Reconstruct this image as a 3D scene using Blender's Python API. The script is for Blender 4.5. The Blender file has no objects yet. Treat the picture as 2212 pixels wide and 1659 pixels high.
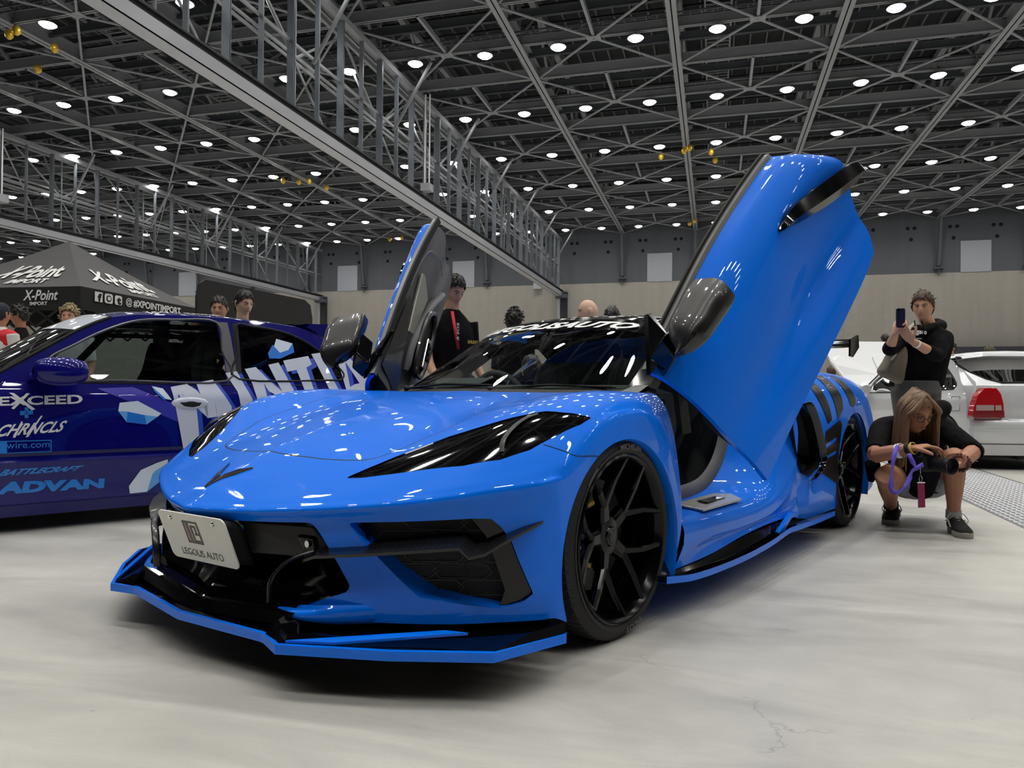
import bpy, bmesh, math, random
import numpy as np
from mathutils import Vector, Matrix
random.seed(7)
sc = bpy.context.scene
COL = sc.collection
PI = math.pi
# ---------------------------------------------------------------- camera
FPX, YAW, PIT, ROL, CAMH = 1600.0, .26598, .01128, .00857, .80
_cy, _sy, _cp, _sp, _cr, _sr = math.cos(YAW), math.sin(YAW), math.cos(PIT), math.sin(PIT), math.cos(ROL), math.sin(ROL)
_r0 = np.array([_cy, _sy, 0]); _f0 = np.array([-_sy, _cy, 0]); _z = np.array([0, 0, 1.])
CF = _f0*_cp + _z*_sp
_u = -_f0*_sp + _z*_cp
CR = _r0*_cr + _u*_sr
CU = -_r0*_sr + _u*_cr
CPOS = np.array([0, 0, CAMH])
cam = bpy.data.cameras.new('camera')
cam.sensor_fit = 'HORIZONTAL'; cam.sensor_width = 36; cam.lens = FPX/2212*36
cam.clip_start = .05; cam.clip_end = 400
camo = bpy.data.objects.new('camera', cam); COL.objects.link(camo)
camo.matrix_world = Matrix(((CR[0], CU[0], -CF[0], 0), (CR[1], CU[1], -CF[1], 0), (CR[2], CU[2], -CF[2], CAMH), (0, 0, 0, 1)))
sc.camera = camo
# ---------------------------------------------------------------- world, view
w = bpy.data.worlds.new('world'); sc.world = w; w.use_nodes = True
w.node_tree.nodes['Background'].inputs[0].default_value = (.9, .95, 1, 1)
w.node_tree.nodes['Background'].inputs[1].default_value = .02
vs = sc.view_settings
vs.view_transform = 'Standard'; vs.look = 'None'; vs.gamma = 1; vs.use_curve_mapping = False
vs.exposure = 0.5
LAMP_POWER = 168.0         # radiance of the ceiling lamps
# ---------------------------------------------------------------- helpers
def at(x, y, ax, val):
    "point of the place seen at photo pixel x, y whose world coordinate ax equals val"
    d = CF + (x-1106)/FPX*CR - (y-829.5)/FPX*CU
    i = 'xyz'.index(ax); t = (val-CPOS[i])/d[i]
    return CPOS + t*d

def srgb(r, g, b):
    f = lambda c: c/12.92 if c <= .04045 else ((c+.055)/1.055)**2.4
    return (f(r/255), f(g/255), f(b/255), 1)

MATS = {}
def mat(name, col, rough=.5, metal=0, coat=0, emit=0, noise=0, nscale=30, bump=0, bscale=60, spec=.5, trans=0, ior=1.45, coat_rough=.02, flake=0):
    if name in MATS: return MATS[name]
    m = bpy.data.materials.new(name); m.use_nodes = True
    nt = m.node_tree; b = nt.nodes['Principled BSDF']
    if len(col) == 3: col = srgb(*col)
    b.inputs['Base Color'].default_value = col
    b.inputs['Roughness'].default_value = rough
    b.inputs['Metallic'].default_value = metal
    b.inputs['Specular IOR Level'].default_value = spec
    b.inputs['Coat Weight'].default_value = coat
    b.inputs['Coat Roughness'].default_value = coat_rough
    b.inputs['Transmission Weight'].default_value = trans
    b.inputs['IOR'].default_value = ior
    if emit:
        b.inputs['Emission Color'].default_value = col
        b.inputs['Emission Strength'].default_value = emit
    tc = nt.nodes.new('ShaderNodeTexCoord')
    nz = nt.nodes.new('ShaderNodeTexNoise'); nz.inputs['Scale'].default_value = nscale; nz.inputs['Detail'].default_value = 6
    nt.links.new(tc.outputs['Object'], nz.inputs['Vector'])
    mr = nt.nodes.new('ShaderNodeMapRange')
    n_ = noise if noise else .015
    mr.inputs['To Min'].default_value = 1-n_; mr.inputs['To Max'].default_value = 1+n_
    nt.links.new(nz.outputs['Fac'], mr.inputs['Value'])
    mx = nt.nodes.new('ShaderNodeVectorMath'); mx.operation = 'SCALE'
    mx.inputs[0].default_value = col[:3]
    nt.links.new(mr.outputs[0], mx.inputs['Scale'])
    nt.links.new(mx.outputs[0], b.inputs['Base Color'])
    if bump:
        n2 = nt.nodes.new('ShaderNodeTexNoise'); n2.inputs['Scale'].default_value = bscale; n2.inputs['Detail'].default_value = 4
        nt.links.new(tc.outputs['Object'], n2.inputs['Vector'])
        bp = nt.nodes.new('ShaderNodeBump'); bp.inputs['Strength'].default_value = bump; bp.inputs['Distance'].default_value = .01
        nt.links.new(n2.outputs['Fac'], bp.inputs['Height']); nt.links.new(bp.outputs[0], b.inputs['Normal'])
    MATS[name] = m
    return m

def glassmat(name, tint=(.8, .9, .88), rough=0.0, alpha=.8):
    "thin pane: mirror-like reflection over a tinted see-through layer"
    m = bpy.data.materials.new(name); m.use_nodes = True
    nt = m.node_tree; nt.nodes.clear()
    out = nt.nodes.new('ShaderNodeOutputMaterial')
    tr = nt.nodes.new('ShaderNodeBsdfTransparent'); tr.inputs[0].default_value = (*tint, 1)
    gl = nt.nodes.new('ShaderNodeBsdfGlossy'); gl.inputs['Roughness'].default_value = rough
    fr = nt.nodes.new('ShaderNodeFresnel'); fr.inputs['IOR'].default_value = 1.5
    mx = nt.nodes.new('ShaderNodeMixShader')
    nt.links.new(fr.outputs[0], mx.inputs[0]); nt.links.new(tr.outputs[0], mx.inputs[1]); nt.links.new(gl.outputs[0], mx.inputs[2])
    nt.links.new(mx.outputs[0], out.inputs[0])
    MATS[name] = m
    return m

def wave_mat(name, col, col2, scale, direction='X', rough=.4, metal=0, coat=0, coords='Object', bumpd=0, kind='BANDS', rot=None):
    m = bpy.data.materials.new(name); m.use_nodes = True
    nt = m.node_tree; b = nt.nodes['Principled BSDF']
    b.inputs['Roughness'].default_value = rough; b.inputs['Metallic'].default_value = metal; b.inputs['Coat Weight'].default_value = coat
    tc = nt.nodes.new('ShaderNodeTexCoord'); mp = nt.nodes.new('ShaderNodeMapping')
    if rot: mp.inputs['Rotation'].default_value = rot
    wv = nt.nodes.new('ShaderNodeTexWave'); wv.bands_direction = direction; wv.inputs['Scale'].default_value = scale
    nt.links.new(tc.outputs[coords], mp.inputs[0]); nt.links.new(mp.outputs[0], wv.inputs['Vector'])
    mx = nt.nodes.new('ShaderNodeMix'); mx.data_type = 'RGBA'
    mx.inputs[6].default_value = srgb(*col); mx.inputs[7].default_value = srgb(*col2)
    nt.links.new(wv.outputs['Fac'], mx.inputs[0]); nt.links.new(mx.outputs[2], b.inputs['Base Color'])
    if bumpd:
        bp = nt.nodes.new('ShaderNodeBump'); bp.inputs['Distance'].default_value = bumpd
        nt.links.new(wv.outputs['Fac'], bp.inputs['Height']); nt.links.new(bp.outputs[0], b.inputs['Normal'])
    MATS[name] = m
    return m

def V(*a): return np.array(a, float)
def unit(v):
    v = np.asarray(v, float); return v/max(1e-9, np.linalg.norm(v))

class MB:
    "collects shapes, then links them as one mesh object"
    def __init__(s): s.v = []; s.f = []; s.mi = []
    def add(s, vs, fs, mi=0):
        o = len(s.v); s.v += [tuple(map(float, q)) for q in vs]; s.f += [tuple(o+i for i in f) for f in fs]; s.mi += [mi]*len(fs)
        return s
    def box(s, x0, x1, y0, y1, z0, z1, mi=0):
        vs = [(x, y, z) for z in (z0, z1) for y in (y0, y1) for x in (x0, x1)]
        return s.add(vs, [(0, 2, 3, 1), (4, 5, 7, 6), (0, 1, 5, 4), (2, 6, 7, 3), (0, 4, 6, 2), (1, 3, 7, 5)], mi)
    def bar(s, a, b, w, h, up=(0, 0, 1), mi=0):
        "rectangular bar from a to b, w across, h along up"
        a = V(*a); b = V(*b); d = unit(b-a); up = V(*up)
        if abs(d@unit(up)) > .99: up = V(1, 0, 0)
        sx = unit(np.cross(d, up)); uz = np.cross(sx, d)
        vs = [p+sx*i*w/2+uz*j*h/2 for p in (a, b) for i, j in ((-1, -1), (1, -1), (1, 1), (-1, 1))]
        return s.add(vs, [(3, 2, 1, 0), (4, 5, 6, 7), (0, 1, 5, 4), (1, 2, 6, 5), (2, 3, 7, 6), (3, 0, 4, 7)], mi)
    def tube(s, pts, r, n=10, cap=True, closed=False, mi=0, flat=None):
        pts = [V(*p) for p in pts]; m = len(pts)
        rs = r if hasattr(r, '__len__') else [r]*m
        vs = []; prev = None
        for i, p in enumerate(pts):
            if closed: t = unit(pts[(i+1) % m]-pts[i-1])
            else: t = unit(pts[min(i+1, m-1)]-pts[max(i-1, 0)])
            if prev is None:
                a = V(0, 0, 1) if abs(t[2]) < .9 else V(1, 0, 0)
                x = unit(np.cross(t, a))
            else: x = unit(prev-t*(prev@t))
            prev = x; y = np.cross(t, x)
            fl = flat if flat else 1
            for k in range(n):
                an = 2*PI*k/n; vs.append(p+rs[i]*(x*math.cos(an)+y*math.sin(an)*fl))
        fs = []
        for i in range(m if closed else m-1):
            j = (i+1) % m
            for k in range(n): fs.append((i*n+k, i*n+(k+1) % n, j*n+(k+1) % n, j*n+k))
        if cap and not closed: fs += [tuple(range(n))[::-1], tuple(range((m-1)*n, m*n))]
        return s.add(vs, fs, mi)
    def lathe(s, prof, c=(0, 0, 0), ax=(0, 0, 1), n=32, mi=0, a0=0, a1=2*PI, cap=False):
        "profile of (radius, height) turned about ax through c"
        ax = unit(ax); c = V(*c); t = V(1, 0, 0) if abs(ax[0]) < .9 else V(0, 1, 0)
        x = unit(np.cross(ax, t)); y = np.cross(ax, x)
        full = abs(a1-a0-2*PI) < 1e-6; nn = n if full else n+1
        vs = [c+ax*h+r*(x*math.cos(a0+(a1-a0)*k/n)+y*math.sin(a0+(a1-a0)*k/n)) for r, h in prof for k in range(nn)]
        fs = []
        for i in range(len(prof)-1):
            for k in range(n):
                k2 = (k+1) % nn
                fs.append((i*nn+k, i*nn+k2, (i+1)*nn+k2, (i+1)*nn+k))
        if cap: fs += [tuple(range(nn))[::-1], tuple(range((len(prof)-1)*nn, len(prof)*nn))]
        return s.add(vs, fs, mi)
    def prism(s, poly, d, mi=0):
        "polygon of 3-D points pushed along d"
        n = len(poly); d = V(*d); vs = [V(*p) for p in poly]+[V(*p)+d for p in poly]
        return s.add(vs, [tuple(range(n))[::-1], tuple(range(n, 2*n))]+[(i, (i+1) % n, n+(i+1) % n, n+i) for i in range(n)], mi)
    def grid(s, G, mi=0, flip=False, close_u=False):
        "G: array rows x cols x 3"
        G = np.asarray(G); r, c = G.shape[:2]; fs = []
        for i in range(r if close_u else r-1):
            for j in range(c-1):
                i2 = (i+1) % r
                f = (i*c+j, i*c+j+1, i2*c+j+1, i2*c+j); fs.append(f[::-1] if flip else f)
        return s.add(G.reshape(-1, 3), fs, mi)
    def ball(s, c, r, n=16, m=10, mi=0):
        c = V(*c); r = V(*r) if hasattr(r, '__len__') else V(r, r, r)
        vs = [c+r*V(math.sin(PI*i/m)*math.cos(2*PI*k/n), math.sin(PI*i/m)*math.sin(2*PI*k/n), math.cos(PI*i/m)) for i in range(m+1) for k in range(n)]
        fs = [(i*n+k, (i+1)*n+k, (i+1)*n+(k+1) % n, i*n+(k+1) % n) for i in range(m) for k in range(n)]
        return s.add(vs, fs, mi)
    def build(s, name, mats, parent=None, smooth=35, xf=None, weld=False, solid=0, subsurf=0, bevel=0, label=None, recalc=False):
        me = bpy.data.meshes.new(name)
        vs = s.v
        if xf is not None: vs = [tuple(xf(V(*p))) for p in vs]
        me.from_pydata(vs, [], s.f)
        if not isinstance(mats, (list, tuple)): mats = [mats]
        for m in mats: me.materials.append(m if not isinstance(m, str) else MATS[m])
        if len(mats) > 1:
            for p, k in zip(me.polygons, s.mi): p.material_index = k
        if weld or recalc:
            bm = bmesh.new(); bm.from_mesh(me)
            if weld: bmesh.ops.remove_doubles(bm, verts=bm.verts, dist=1e-5)
            if recalc: bmesh.ops.recalc_face_normals(bm, faces=bm.faces)
            bm.to_mesh(me); bm.free()
        if smooth:
            me.polygons.foreach_set('use_smooth', [True]*len(me.polygons))
            me.set_sharp_from_angle(angle=math.radians(smooth))
        me.update()
        o = bpy.data.objects.new(name, me); COL.objects.link(o)
        if parent: o.parent = parent
        if solid:
            md = o.modifiers.new('solid', 'SOLIDIFY'); md.thickness = abs(solid); md.offset = -1 if solid > 0 else 1
        if bevel:
            md = o.modifiers.new('bevel', 'BEVEL'); md.width = bevel; md.segments = 2; md.limit_method = 'ANGLE'
        if subsurf:
            md = o.modifiers.new('sub', 'SUBSURF'); md.levels = subsurf; md.render_levels = subsurf
        if label: o['label'] = label
        return o

def thing(name, label, cat, loc=(0, 0, 0), rz=0, group=None):
    o = bpy.data.objects.new(name, None); COL.objects.link(o)
    o.empty_display_size = .2; o.location = loc; o.rotation_euler = (0, 0, rz)
    o['label'] = label; o['category'] = cat
    if group: o['group'] = group
    return o
def tag(o, label, cat, group=None, kind=None):
    o['label'] = label; o['category'] = cat
    if group: o['group'] = group
    if kind: o['kind'] = kind
    return o
def struct(o): o['kind'] = 'structure'; return o
def copy_tree(o, parent=None):
    c = o.copy(); COL.objects.link(c); c.parent = parent
    for ch in list(o.children): copy_tree(ch, c)
    return c

def catmull(P, n, closed=False):
    "smooth curve through P with n samples per span"
    P = [V(*p) for p in P]; m = len(P); out = []
    rng = range(m if closed else m-1)
    for i in rng:
        p1 = P[i]; p2 = P[(i+1) % m]
        p0 = P[i-1] if (closed or i > 0) else 2*p1-p2
        p3 = P[(i+2) % m] if (closed or i < m-2) else 2*p2-p1
        for k in range(n):
            t = k/n
            out.append(.5*((2*p1)+(-p0+p2)*t+(2*p0-5*p1+4*p2-p3)*t*t+(-p0+3*p1-3*p2+p3)*t**3))
    if not closed: out.append(P[-1])
    return np.array(out)
def patch(G, nu, nv):
    "bicubic surface through a grid of control points"
    G = np.asarray(G, float)
    A = np.array([catmull(row, nv) for row in G])
    return np.array([catmull(A[:, j], nu) for j in range(A.shape[1])]).transpose(1, 0, 2)

def textmesh(s, size=1.0, bold=0.0, shear=0.0, res=3, spacing=1.0, align='CENTER', width=None, height=None):
    "filled letter outlines as (verts 2-D, faces); centred on its box"
    cu = bpy.data.curves.new('t', 'FONT'); cu.body = s; cu.size = size; cu.shear = shear; cu.offset = bold
    cu.resolution_u = res; cu.space_character = spacing; cu.align_x = align
    o = bpy.data.objects.new('t', cu); COL.objects.link(o)
    dg = bpy.context.evaluated_depsgraph_get(); dg.update()
    me = bpy.data.meshes.new_from_object(o.evaluated_get(dg))
    vs = np.array([v.co[:] for v in me.vertices]).reshape(-1, 3)[:, :2]; fs = [tuple(p.vertices) for p in me.polygons]
    bpy.data.objects.remove(o); bpy.data.curves.remove(cu); bpy.data.meshes.remove(me)
    lo = vs.min(0); hi = vs.max(0); vs = vs-(lo+hi)/2
    if width: vs[:, 0] *= width/(hi-lo)[0]
    if height: vs[:, 1] *= height/(hi-lo)[1]
    return vs, fs
def subdiv2d(vs, fs, maxlen):
    "split the triangles of a flat shape until their edges are short, so it can lie on a curved skin"
    vs = [tuple(v) for v in vs]; tris = []
    for f in fs:
        for i in range(1, len(f)-1): tris.append((f[0], f[i], f[i+1]))
    mid = {}
    def m(a, b):
        k = (min(a, b), max(a, b))
        if k not in mid:
            vs.append(((vs[a][0]+vs[b][0])/2, (vs[a][1]+vs[b][1])/2)); mid[k] = len(vs)-1
        return mid[k]
    for _ in range(7):
        out = []; ch = False
        L = lambda a, b: math.hypot(vs[a][0]-vs[b][0], vs[a][1]-vs[b][1]) > maxlen
        for a, b, c in tris:
            e = [L(a, b), L(b, c), L(c, a)]
            if not any(e): out.append((a, b, c)); continue
            ch = True
            k = sum(e)
            if k == 3: x, y, z = m(a, b), m(b, c), m(c, a); out += [(a, x, z), (x, b, y), (z, y, c), (x, y, z)]
            else:
                for r in range(3):
                    if k == 1 and e[0]: x = m(a, b); out += [(a, x, c), (x, b, c)]; break
                    if k == 2 and e[0] and e[1]: x, y = m(a, b), m(b, c); out += [(x, b, y), (a, x, y), (a, y, c)]; break
                    a, b, c = b, c, a; e = e[1:]+e[:1]
        tris = out
        if not ch: break
    return np.array(vs), tris
# ================================================================ THE HALL
YW = 71.2; XL, XR, YF = -82.0, 34.0, -34.0; ZC = 16.25
M_steel = mat('painted_steel', (128, 131, 136), .45, noise=.06, nscale=.6)
M_steel2 = mat('painted_steel_dark', (72, 76, 82), .5, noise=.08, nscale=.5)
M_deck = mat('roof_deck', (32, 33, 37), .8, noise=.15, nscale=.3)
M_rail = mat('galvanised_rail', (164, 166, 173), .35, metal=.3, noise=.08, nscale=.8)
# floor
def floor_mat():
    m = bpy.data.materials.new('concrete_floor'); m.use_nodes = True; nt = m.node_tree; b = nt.nodes['Principled BSDF']
    L = nt.links.new; N = nt.nodes.new
    tc = N('ShaderNodeTexCoord')
    def noise(sc_, det, rough=.6, vec=None, dist=0):
        n = N('ShaderNodeTexNoise'); n.inputs['Scale'].default_value = sc_; n.inputs['Detail'].default_value = det; n.inputs['Roughness'].default_value = rough; n.inputs['Distortion'].default_value = dist
        L(vec or tc.outputs['Object'], n.inputs['Vector']); return n
    mp = N('ShaderNodeMapping'); mp.inputs['Scale'].default_value = (.35, 1.3, 1); mp.inputs['Rotation'].default_value = (0, 0, .35); L(tc.outputs['Object'], mp.inputs[0])
    n1 = noise(.9, 8, .62, dist=.6); n2 = noise(2.3, 9, .7, mp.outputs[0], 1.0); n3 = noise(220, 3)
    def ramp(inp, a, b_, lo, hi):
        r = N('ShaderNodeMapRange'); r.inputs['From Min'].default_value = a; r.inputs['From Max'].default_value = b_; r.inputs['To Min'].default_value = lo; r.inputs['To Max'].default_value = hi; L(inp, r.inputs['Value']); return r.outputs[0]
    def mul(a, b_):
        q = N('ShaderNodeMath'); q.operation = 'MULTIPLY'; L(a, q.inputs[0]); L(b_, q.inputs[1]); return q.outputs[0]
    f = mul(mul(ramp(n1.outputs['Fac'], .3, .7, .86, 1.07), ramp(n2.outputs['Fac'], .36, .62, .8, 1.05)), ramp(n3.outputs['Fac'], .3, .7, .96, 1.04))
    # hairline cracks where two noise bands cross
    v = N('ShaderNodeTexVoronoi'); v.feature = 'DISTANCE_TO_EDGE'; v.inputs['Scale'].default_value = .33
    wn = noise(3.0, 5); mxv = N('ShaderNodeVectorMath'); mxv.operation = 'MULTIPLY_ADD'; mxv.inputs[1].default_value = (.5, .5, .5)
    L(wn.outputs['Color'], mxv.inputs[0]); L(tc.outputs['Object'], mxv.inputs[2]); L(mxv.outputs[0], v.inputs['Vector'])
    ck = ramp(v.outputs['Distance'], 0, .0025, 0, 1); gate = ramp(noise(.8, 3).outputs['Fac'], .56, .6, 1, 0)
    mx0 = N('ShaderNodeMath'); mx0.operation = 'MAXIMUM'; L(ck, mx0.inputs[0]); L(gate, mx0.inputs[1])
    f = mul(f, ramp(mx0.outputs[0], 0, 1, .72, 1))
    sp = noise(9, 2); spg = ramp(sp.outputs['Fac'], .74, .78, 1, .7); f = mul(f, spg)
    cc = N('ShaderNodeVectorMath'); cc.operation = 'SCALE'; cc.inputs[0].default_value = srgb(190, 188, 183)[:3]; L(f, cc.inputs['Scale']); L(cc.outputs[0], b.inputs['Base Color'])
    L(ramp(n2.outputs['Fac'], .35, .65, .34, .5), b.inputs['Roughness'])
    b.inputs['Specular IOR Level'].default_value = .35
    bp = N('ShaderNodeBump'); bp.inputs['Strength'].default_value = .12; bp.inputs['Distance'].default_value = .004; L(n3.outputs['Fac'], bp.inputs['Height']); L(bp.outputs[0], b.inputs['Normal'])
    return m
M_floor = floor_mat()
f = MB().box(XL, XR, YF, YW, -.3, 0).build('floor', M_floor, smooth=0); struct(f)
# walls
def wallmat(name, lower, upper, zsplit):
    m = bpy.data.materials.new(name); m.use_nodes = True; nt = m.node_tree; b = nt.nodes['Principled BSDF']; L = nt.links.new; N = nt.nodes.new
    tc = N('ShaderNodeTexCoord'); sx = N('ShaderNodeSeparateXYZ'); L(tc.outputs['Object'], sx.inputs[0])
    gt = N('ShaderNodeMath'); gt.operation = 'GREATER_THAN'; gt.inputs[1].default_value = zsplit; L(sx.outputs[2], gt.inputs[0])
    mp = N('ShaderNodeMapping'); mp.inputs['Scale'].default_value = (1.1, 1.1, .12); L(tc.outputs['Object'], mp.inputs[0])
    n = N('ShaderNodeTexNoise'); n.inputs['Scale'].default_value = 1.6; n.inputs['Detail'].default_value = 5; L(mp.outputs[0], n.inputs['Vector'])
    br = N('ShaderNodeTexBrick'); br.inputs['Scale'].default_value = 1; br.inputs['Brick Width'].default_value = .62; br.inputs['Row Height'].default_value = .62; br.offset = 0; br.inputs['Mortar Size'].default_value = .012
    br.inputs['Color1'].default_value = (1, 1, 1, 1); br.inputs['Color2'].default_value = (.97, .97, .97, 1); br.inputs['Mortar'].default_value = (.9, .9, .88, 1)
    cb = N('ShaderNodeCombineXYZ'); L(sx.outputs[0], cb.inputs[0]); L(sx.outputs[2], cb.inputs[1]); L(cb.outputs[0], br.inputs['Vector'])
    mr = N('ShaderNodeMapRange'); mr.inputs['To Min'].default_value = .88; mr.inputs['To Max'].default_value = 1.1; L(n.outputs['Fac'], mr.inputs['Value'])
    mx = N('ShaderNodeMix'); mx.data_type = 'RGBA'; mx.inputs[6].default_value = srgb(*lower); mx.inputs[7].default_value = srgb(*upper); L(gt.outputs[0], mx.inputs[0])
    m2 = N('ShaderNodeMix'); m2.data_type = 'RGBA'; m2.blend_type = 'MULTIPLY'; m2.inputs[0].default_value = 1; L(mx.outputs[2], m2.inputs[6]); L(br.outputs[0], m2.inputs[7])
    s = N('ShaderNodeVectorMath'); s.operation = 'SCALE'; L(m2.outputs[2], s.inputs[0]); L(mr.outputs[0], s.inputs['Scale']); L(s.outputs[0], b.inputs['Base Color'])
    b.inputs['Roughness'].default_value = .8
    return m
M_wall = wallmat('hall_wall', (146, 142, 136), (76, 79, 86), 11.42)
wb = MB().box(XL-.4, XR+.4, YW, YW+.4, -.3, 20.5).build('wall_back', M_wall, smooth=0); struct(wb)
holes = MB()
for k in range(-20, 14):
    x = -13.19+3.3*k
    if x < XL+1 or x > XR-1: continue
    for dx, z in ((-.27, 15.38), (.27, 15.38), (0, 14.4)): holes.lathe([(.0, 0), (.16, 0), (.16, .02), (.0, .02)], (x+dx, YW-.02, z), (0, 1, 0), 14)
holes.build('vent_hole', mat('hole_black', (12, 12, 14), .9), wb, smooth=0)
pn = mat('wall_panel_grey', (146, 149, 158), .6, noise=.04, nscale=.7)
for x in (-77.5, -57.6, -37.6, -24.6, -5.0, 8.2, 21.5): MB().box(x-1.16, x+1.16, YW-.05, YW, 11.42, 14.1).build('wall_panel', pn, wb, smooth=0)
for nm, b_ in (('wall_left', (XL-.4, XL, YF, YW)), ('wall_right', (XR, XR+.4, YF, YW)), ('wall_front', (XL-.4, XR+.4, YF-.4, YF))):
    struct(MB().box(*b_, -.3, 20.5).build(nm, M_wall, smooth=0))
# ceiling: deck and purlins
ce = struct(MB().box(XL-.4, XR+.4, YF-.4, YW+.4, 20.2, 20.5).build('ceiling', M_deck, smooth=0))
pu = MB()
x = XL+.5
while x < XR: pu.box(x-.04, x+.04, YF, YW, 20.0, 20.2); x += .85
pu.build('purlin', mat('purlin_grey', (96, 98, 103), .5), ce, smooth=0)
pp = MB()
y = -7.9
while y < YW: pp.box(XL, XR, y-.05, y+.05, 19.8, 19.9); y += 1.8
pp.build('pipe_run', mat('pipe_black', (38, 39, 44), .6), ce, smooth=0)
BX = [-1.72+6.78*k for k in range(-11, 6)]
BX = [x for x in BX if XL < x < XR]
LY = [31.79+7.21*i for i in range(-8, 6)]
def ibeam(mb, a, b, w, h):
    "bottom flange at the given level, web above it, top flange"
    a = V(*a); b = V(*b)
    mb.bar(a+V(0, 0, .02), b+V(0, 0, .02), w, .04)
    mb.bar(a+V(0, 0, h/2), b+V(0, 0, h/2), .05, h)
    mb.bar(a+V(0, 0, h), b+V(0, 0, h), w, .04)
for x in BX:
    m = MB(); ibeam(m, (x, YF, ZC-.12), (x, YW, ZC-.12), .42, .62)
    # upper chord and webs of the roof truss
    m.bar((x, YF, 19.55), (x, YW, 19.55), .3, .3)
    for i, y in enumerate(LY):
        if y+7.21 > YW: continue
        m.bar((x, y, ZC+.3), (x, y, 19.5), .16, .16); m.bar((x, y, ZC+.4), (x, y+3.6, 19.5), .13, .13); m.bar((x, y+3.6, 19.5), (x, y+7.2, ZC+.4), .13, .13)
    m.build('roof_beam', M_steel, ce, smooth=0)
CYS = [y+d for y in LY for d in (-5.41, -3.605, -1.8, 0)]
for y in CYS:
    if y > YW-1 or y < YF: continue
    main = any(abs(y-l) < .1 or abs(y-l+3.605) < .1 for l in LY)
    m = MB(); ibeam(m, (XL, y, ZC+(.0 if main else .28)), (XR, y, ZC+(.0 if main else .28)), .19 if main else .13, .5 if main else .34)
    m.build('cross_beam', M_steel2 if not main else M_steel, ce, smooth=0)
for y in LY:      # upper level cross members
    m = MB(); m.bar((XL, y, 19.3), (XR, y, 19.3), .25, .25); m.build('upper_cross_beam', M_steel2, ce, smooth=0)
for y in LY:
    if y < -8: continue
    m = MB()
    for x in BX[:-1]:
        c = (x+3.39, y, ZC-.02)
        m.tube([c, (x, y-3.6, ZC-.02)], .055, 6); m.tube([c, (x, y+3.6, ZC-.02)], .055, 6)
        m.tube([c, (x+6.78, y-3.6, ZC-.02)], .055, 6); m.tube([c, (x+6.78, y+3.6, ZC-.02)], .055, 6)
        m.bar((c[0], y-3.6, ZC+.12), (c[0], y, ZC+.12), .12, .24)
        m.box(c[0]-.3, c[0]+.3, y-.22, y+.22, ZC-.05, ZC-.02)
    m.build('wind_brace', M_steel, ce, smooth=0)
# cable trays and a catwalk over the middle beam
for y in LY:
    if y < 5: continue
    m = MB(); yy = y-1.0; z = ZC+.15
    for d in (0, .35): m.bar((XL, yy+d, z), (XR, yy+d, z), .035, .07)
    x = XL
    while x < XR: m.bar((x, yy, z), (x, yy+.35, z), .03, .03); x += .45
    m.build('cable_tray', M_steel2, ce, smooth=0)
for xc in (.1, -26.8, -53.5):
    m = MB(); y = 6.0
    for d in (-.55, .55): m.bar((xc+d, 6, 17.3), (xc+d, YW, 17.3), .05, .12); m.bar((xc+d, 6, 18.3), (xc+d, YW, 18.3), .04, .04)
    while y < YW: m.bar((xc-.55, y, 17.3), (xc+.55, y, 17.3), .05, .05); y += .35
    m.build('catwalk', M_steel, ce, smooth=0)
# rods from the roof beams down the back wall
m = MB()
for x in BX:
    if abs(x+14.6) < 1.5 or abs(x+40.6) < 1.5: continue
    m.bar((x, YW-.9, ZC-.1), (x, YW-.22, 12.15), .22, .22); m.ball((x, YW-.2, 12.1), .16, 8, 6); m.box(x-.4, x+.4, YW-.4, YW-.05, 11.75, 11.85); m.bar((x, YW-.2, 11.8), (x, YW-.2, 11.2), .1, .1)
m.build('wall_brace', M_steel2, wb, smooth=0)
# the lamps hung on the roof grid
M_lamp = mat('lamp_glow', (255, 253, 246), .5, emit=LAMP_POWER)
nt = M_lamp.node_tree; N = nt.nodes.new
ge = N('ShaderNodeNewGeometry'); dp = N('ShaderNodeVectorMath'); dp.operation = 'DOT_PRODUCT'
nt.links.new(ge.outputs['Incoming'], dp.inputs[0]); dp.inputs[1].default_value = (0, 0, -1)
pw_ = N('ShaderNodeMath'); pw_.operation = 'POWER'; pw_.inputs[1].default_value = 3.0; pw_.use_clamp = True; nt.links.new(dp.outputs['Value'], pw_.inputs[0])
ml = N('ShaderNodeMath'); ml.operation = 'MULTIPLY_ADD'; ml.inputs[1].default_value = LAMP_POWER*.9; ml.inputs[2].default_value = LAMP_POWER*.1; nt.links.new(pw_.outputs[0], ml.inputs[0])
nt.links.new(ml.outputs[0], nt.nodes['Principled BSDF'].inputs['Emission Strength'])      # beam of a high-bay reflector: strongest straight down
M_lampbody = mat('lamp_housing', (150, 152, 155), .4, metal=.5)
lamp0 = thing('hanging_lamp', 'round white glowing high-bay lamp hung from the steel roof grid', 'lamp', (0, 0, 0), 0, 'glowing lamps of the hall roof')
lb = MB(); lb.lathe([(0, .16), (.12, .15), (.27, .07), (.36, 0), (.34, 0)], (0, 0, 0), n=16); lb.bar((0, 0, .14), (0, 0, .42), .05, .05); lb.build('lamp_housing', M_lampbody, lamp0)
MB().lathe([(0, -.12), (.12, -.11), (.23, -.078), (.30, -.024), (.33, .01)], (0, 0, 0), n=16).build('lamp_lens', M_lamp, lamp0, smooth=0)
for p in lamp0.children[1].data.polygons: pass
first = True
rown = ['back row', 'second row from the back', 'third row from the back', 'fourth row from the back', 'fifth row from the back', 'sixth row from the back', 'seventh row from the back']
ordn = 'first second third fourth fifth sixth seventh eighth ninth tenth eleventh twelfth thirteenth fourteenth fifteenth sixteenth seventeenth eighteenth nineteenth twentieth'.split()
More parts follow.
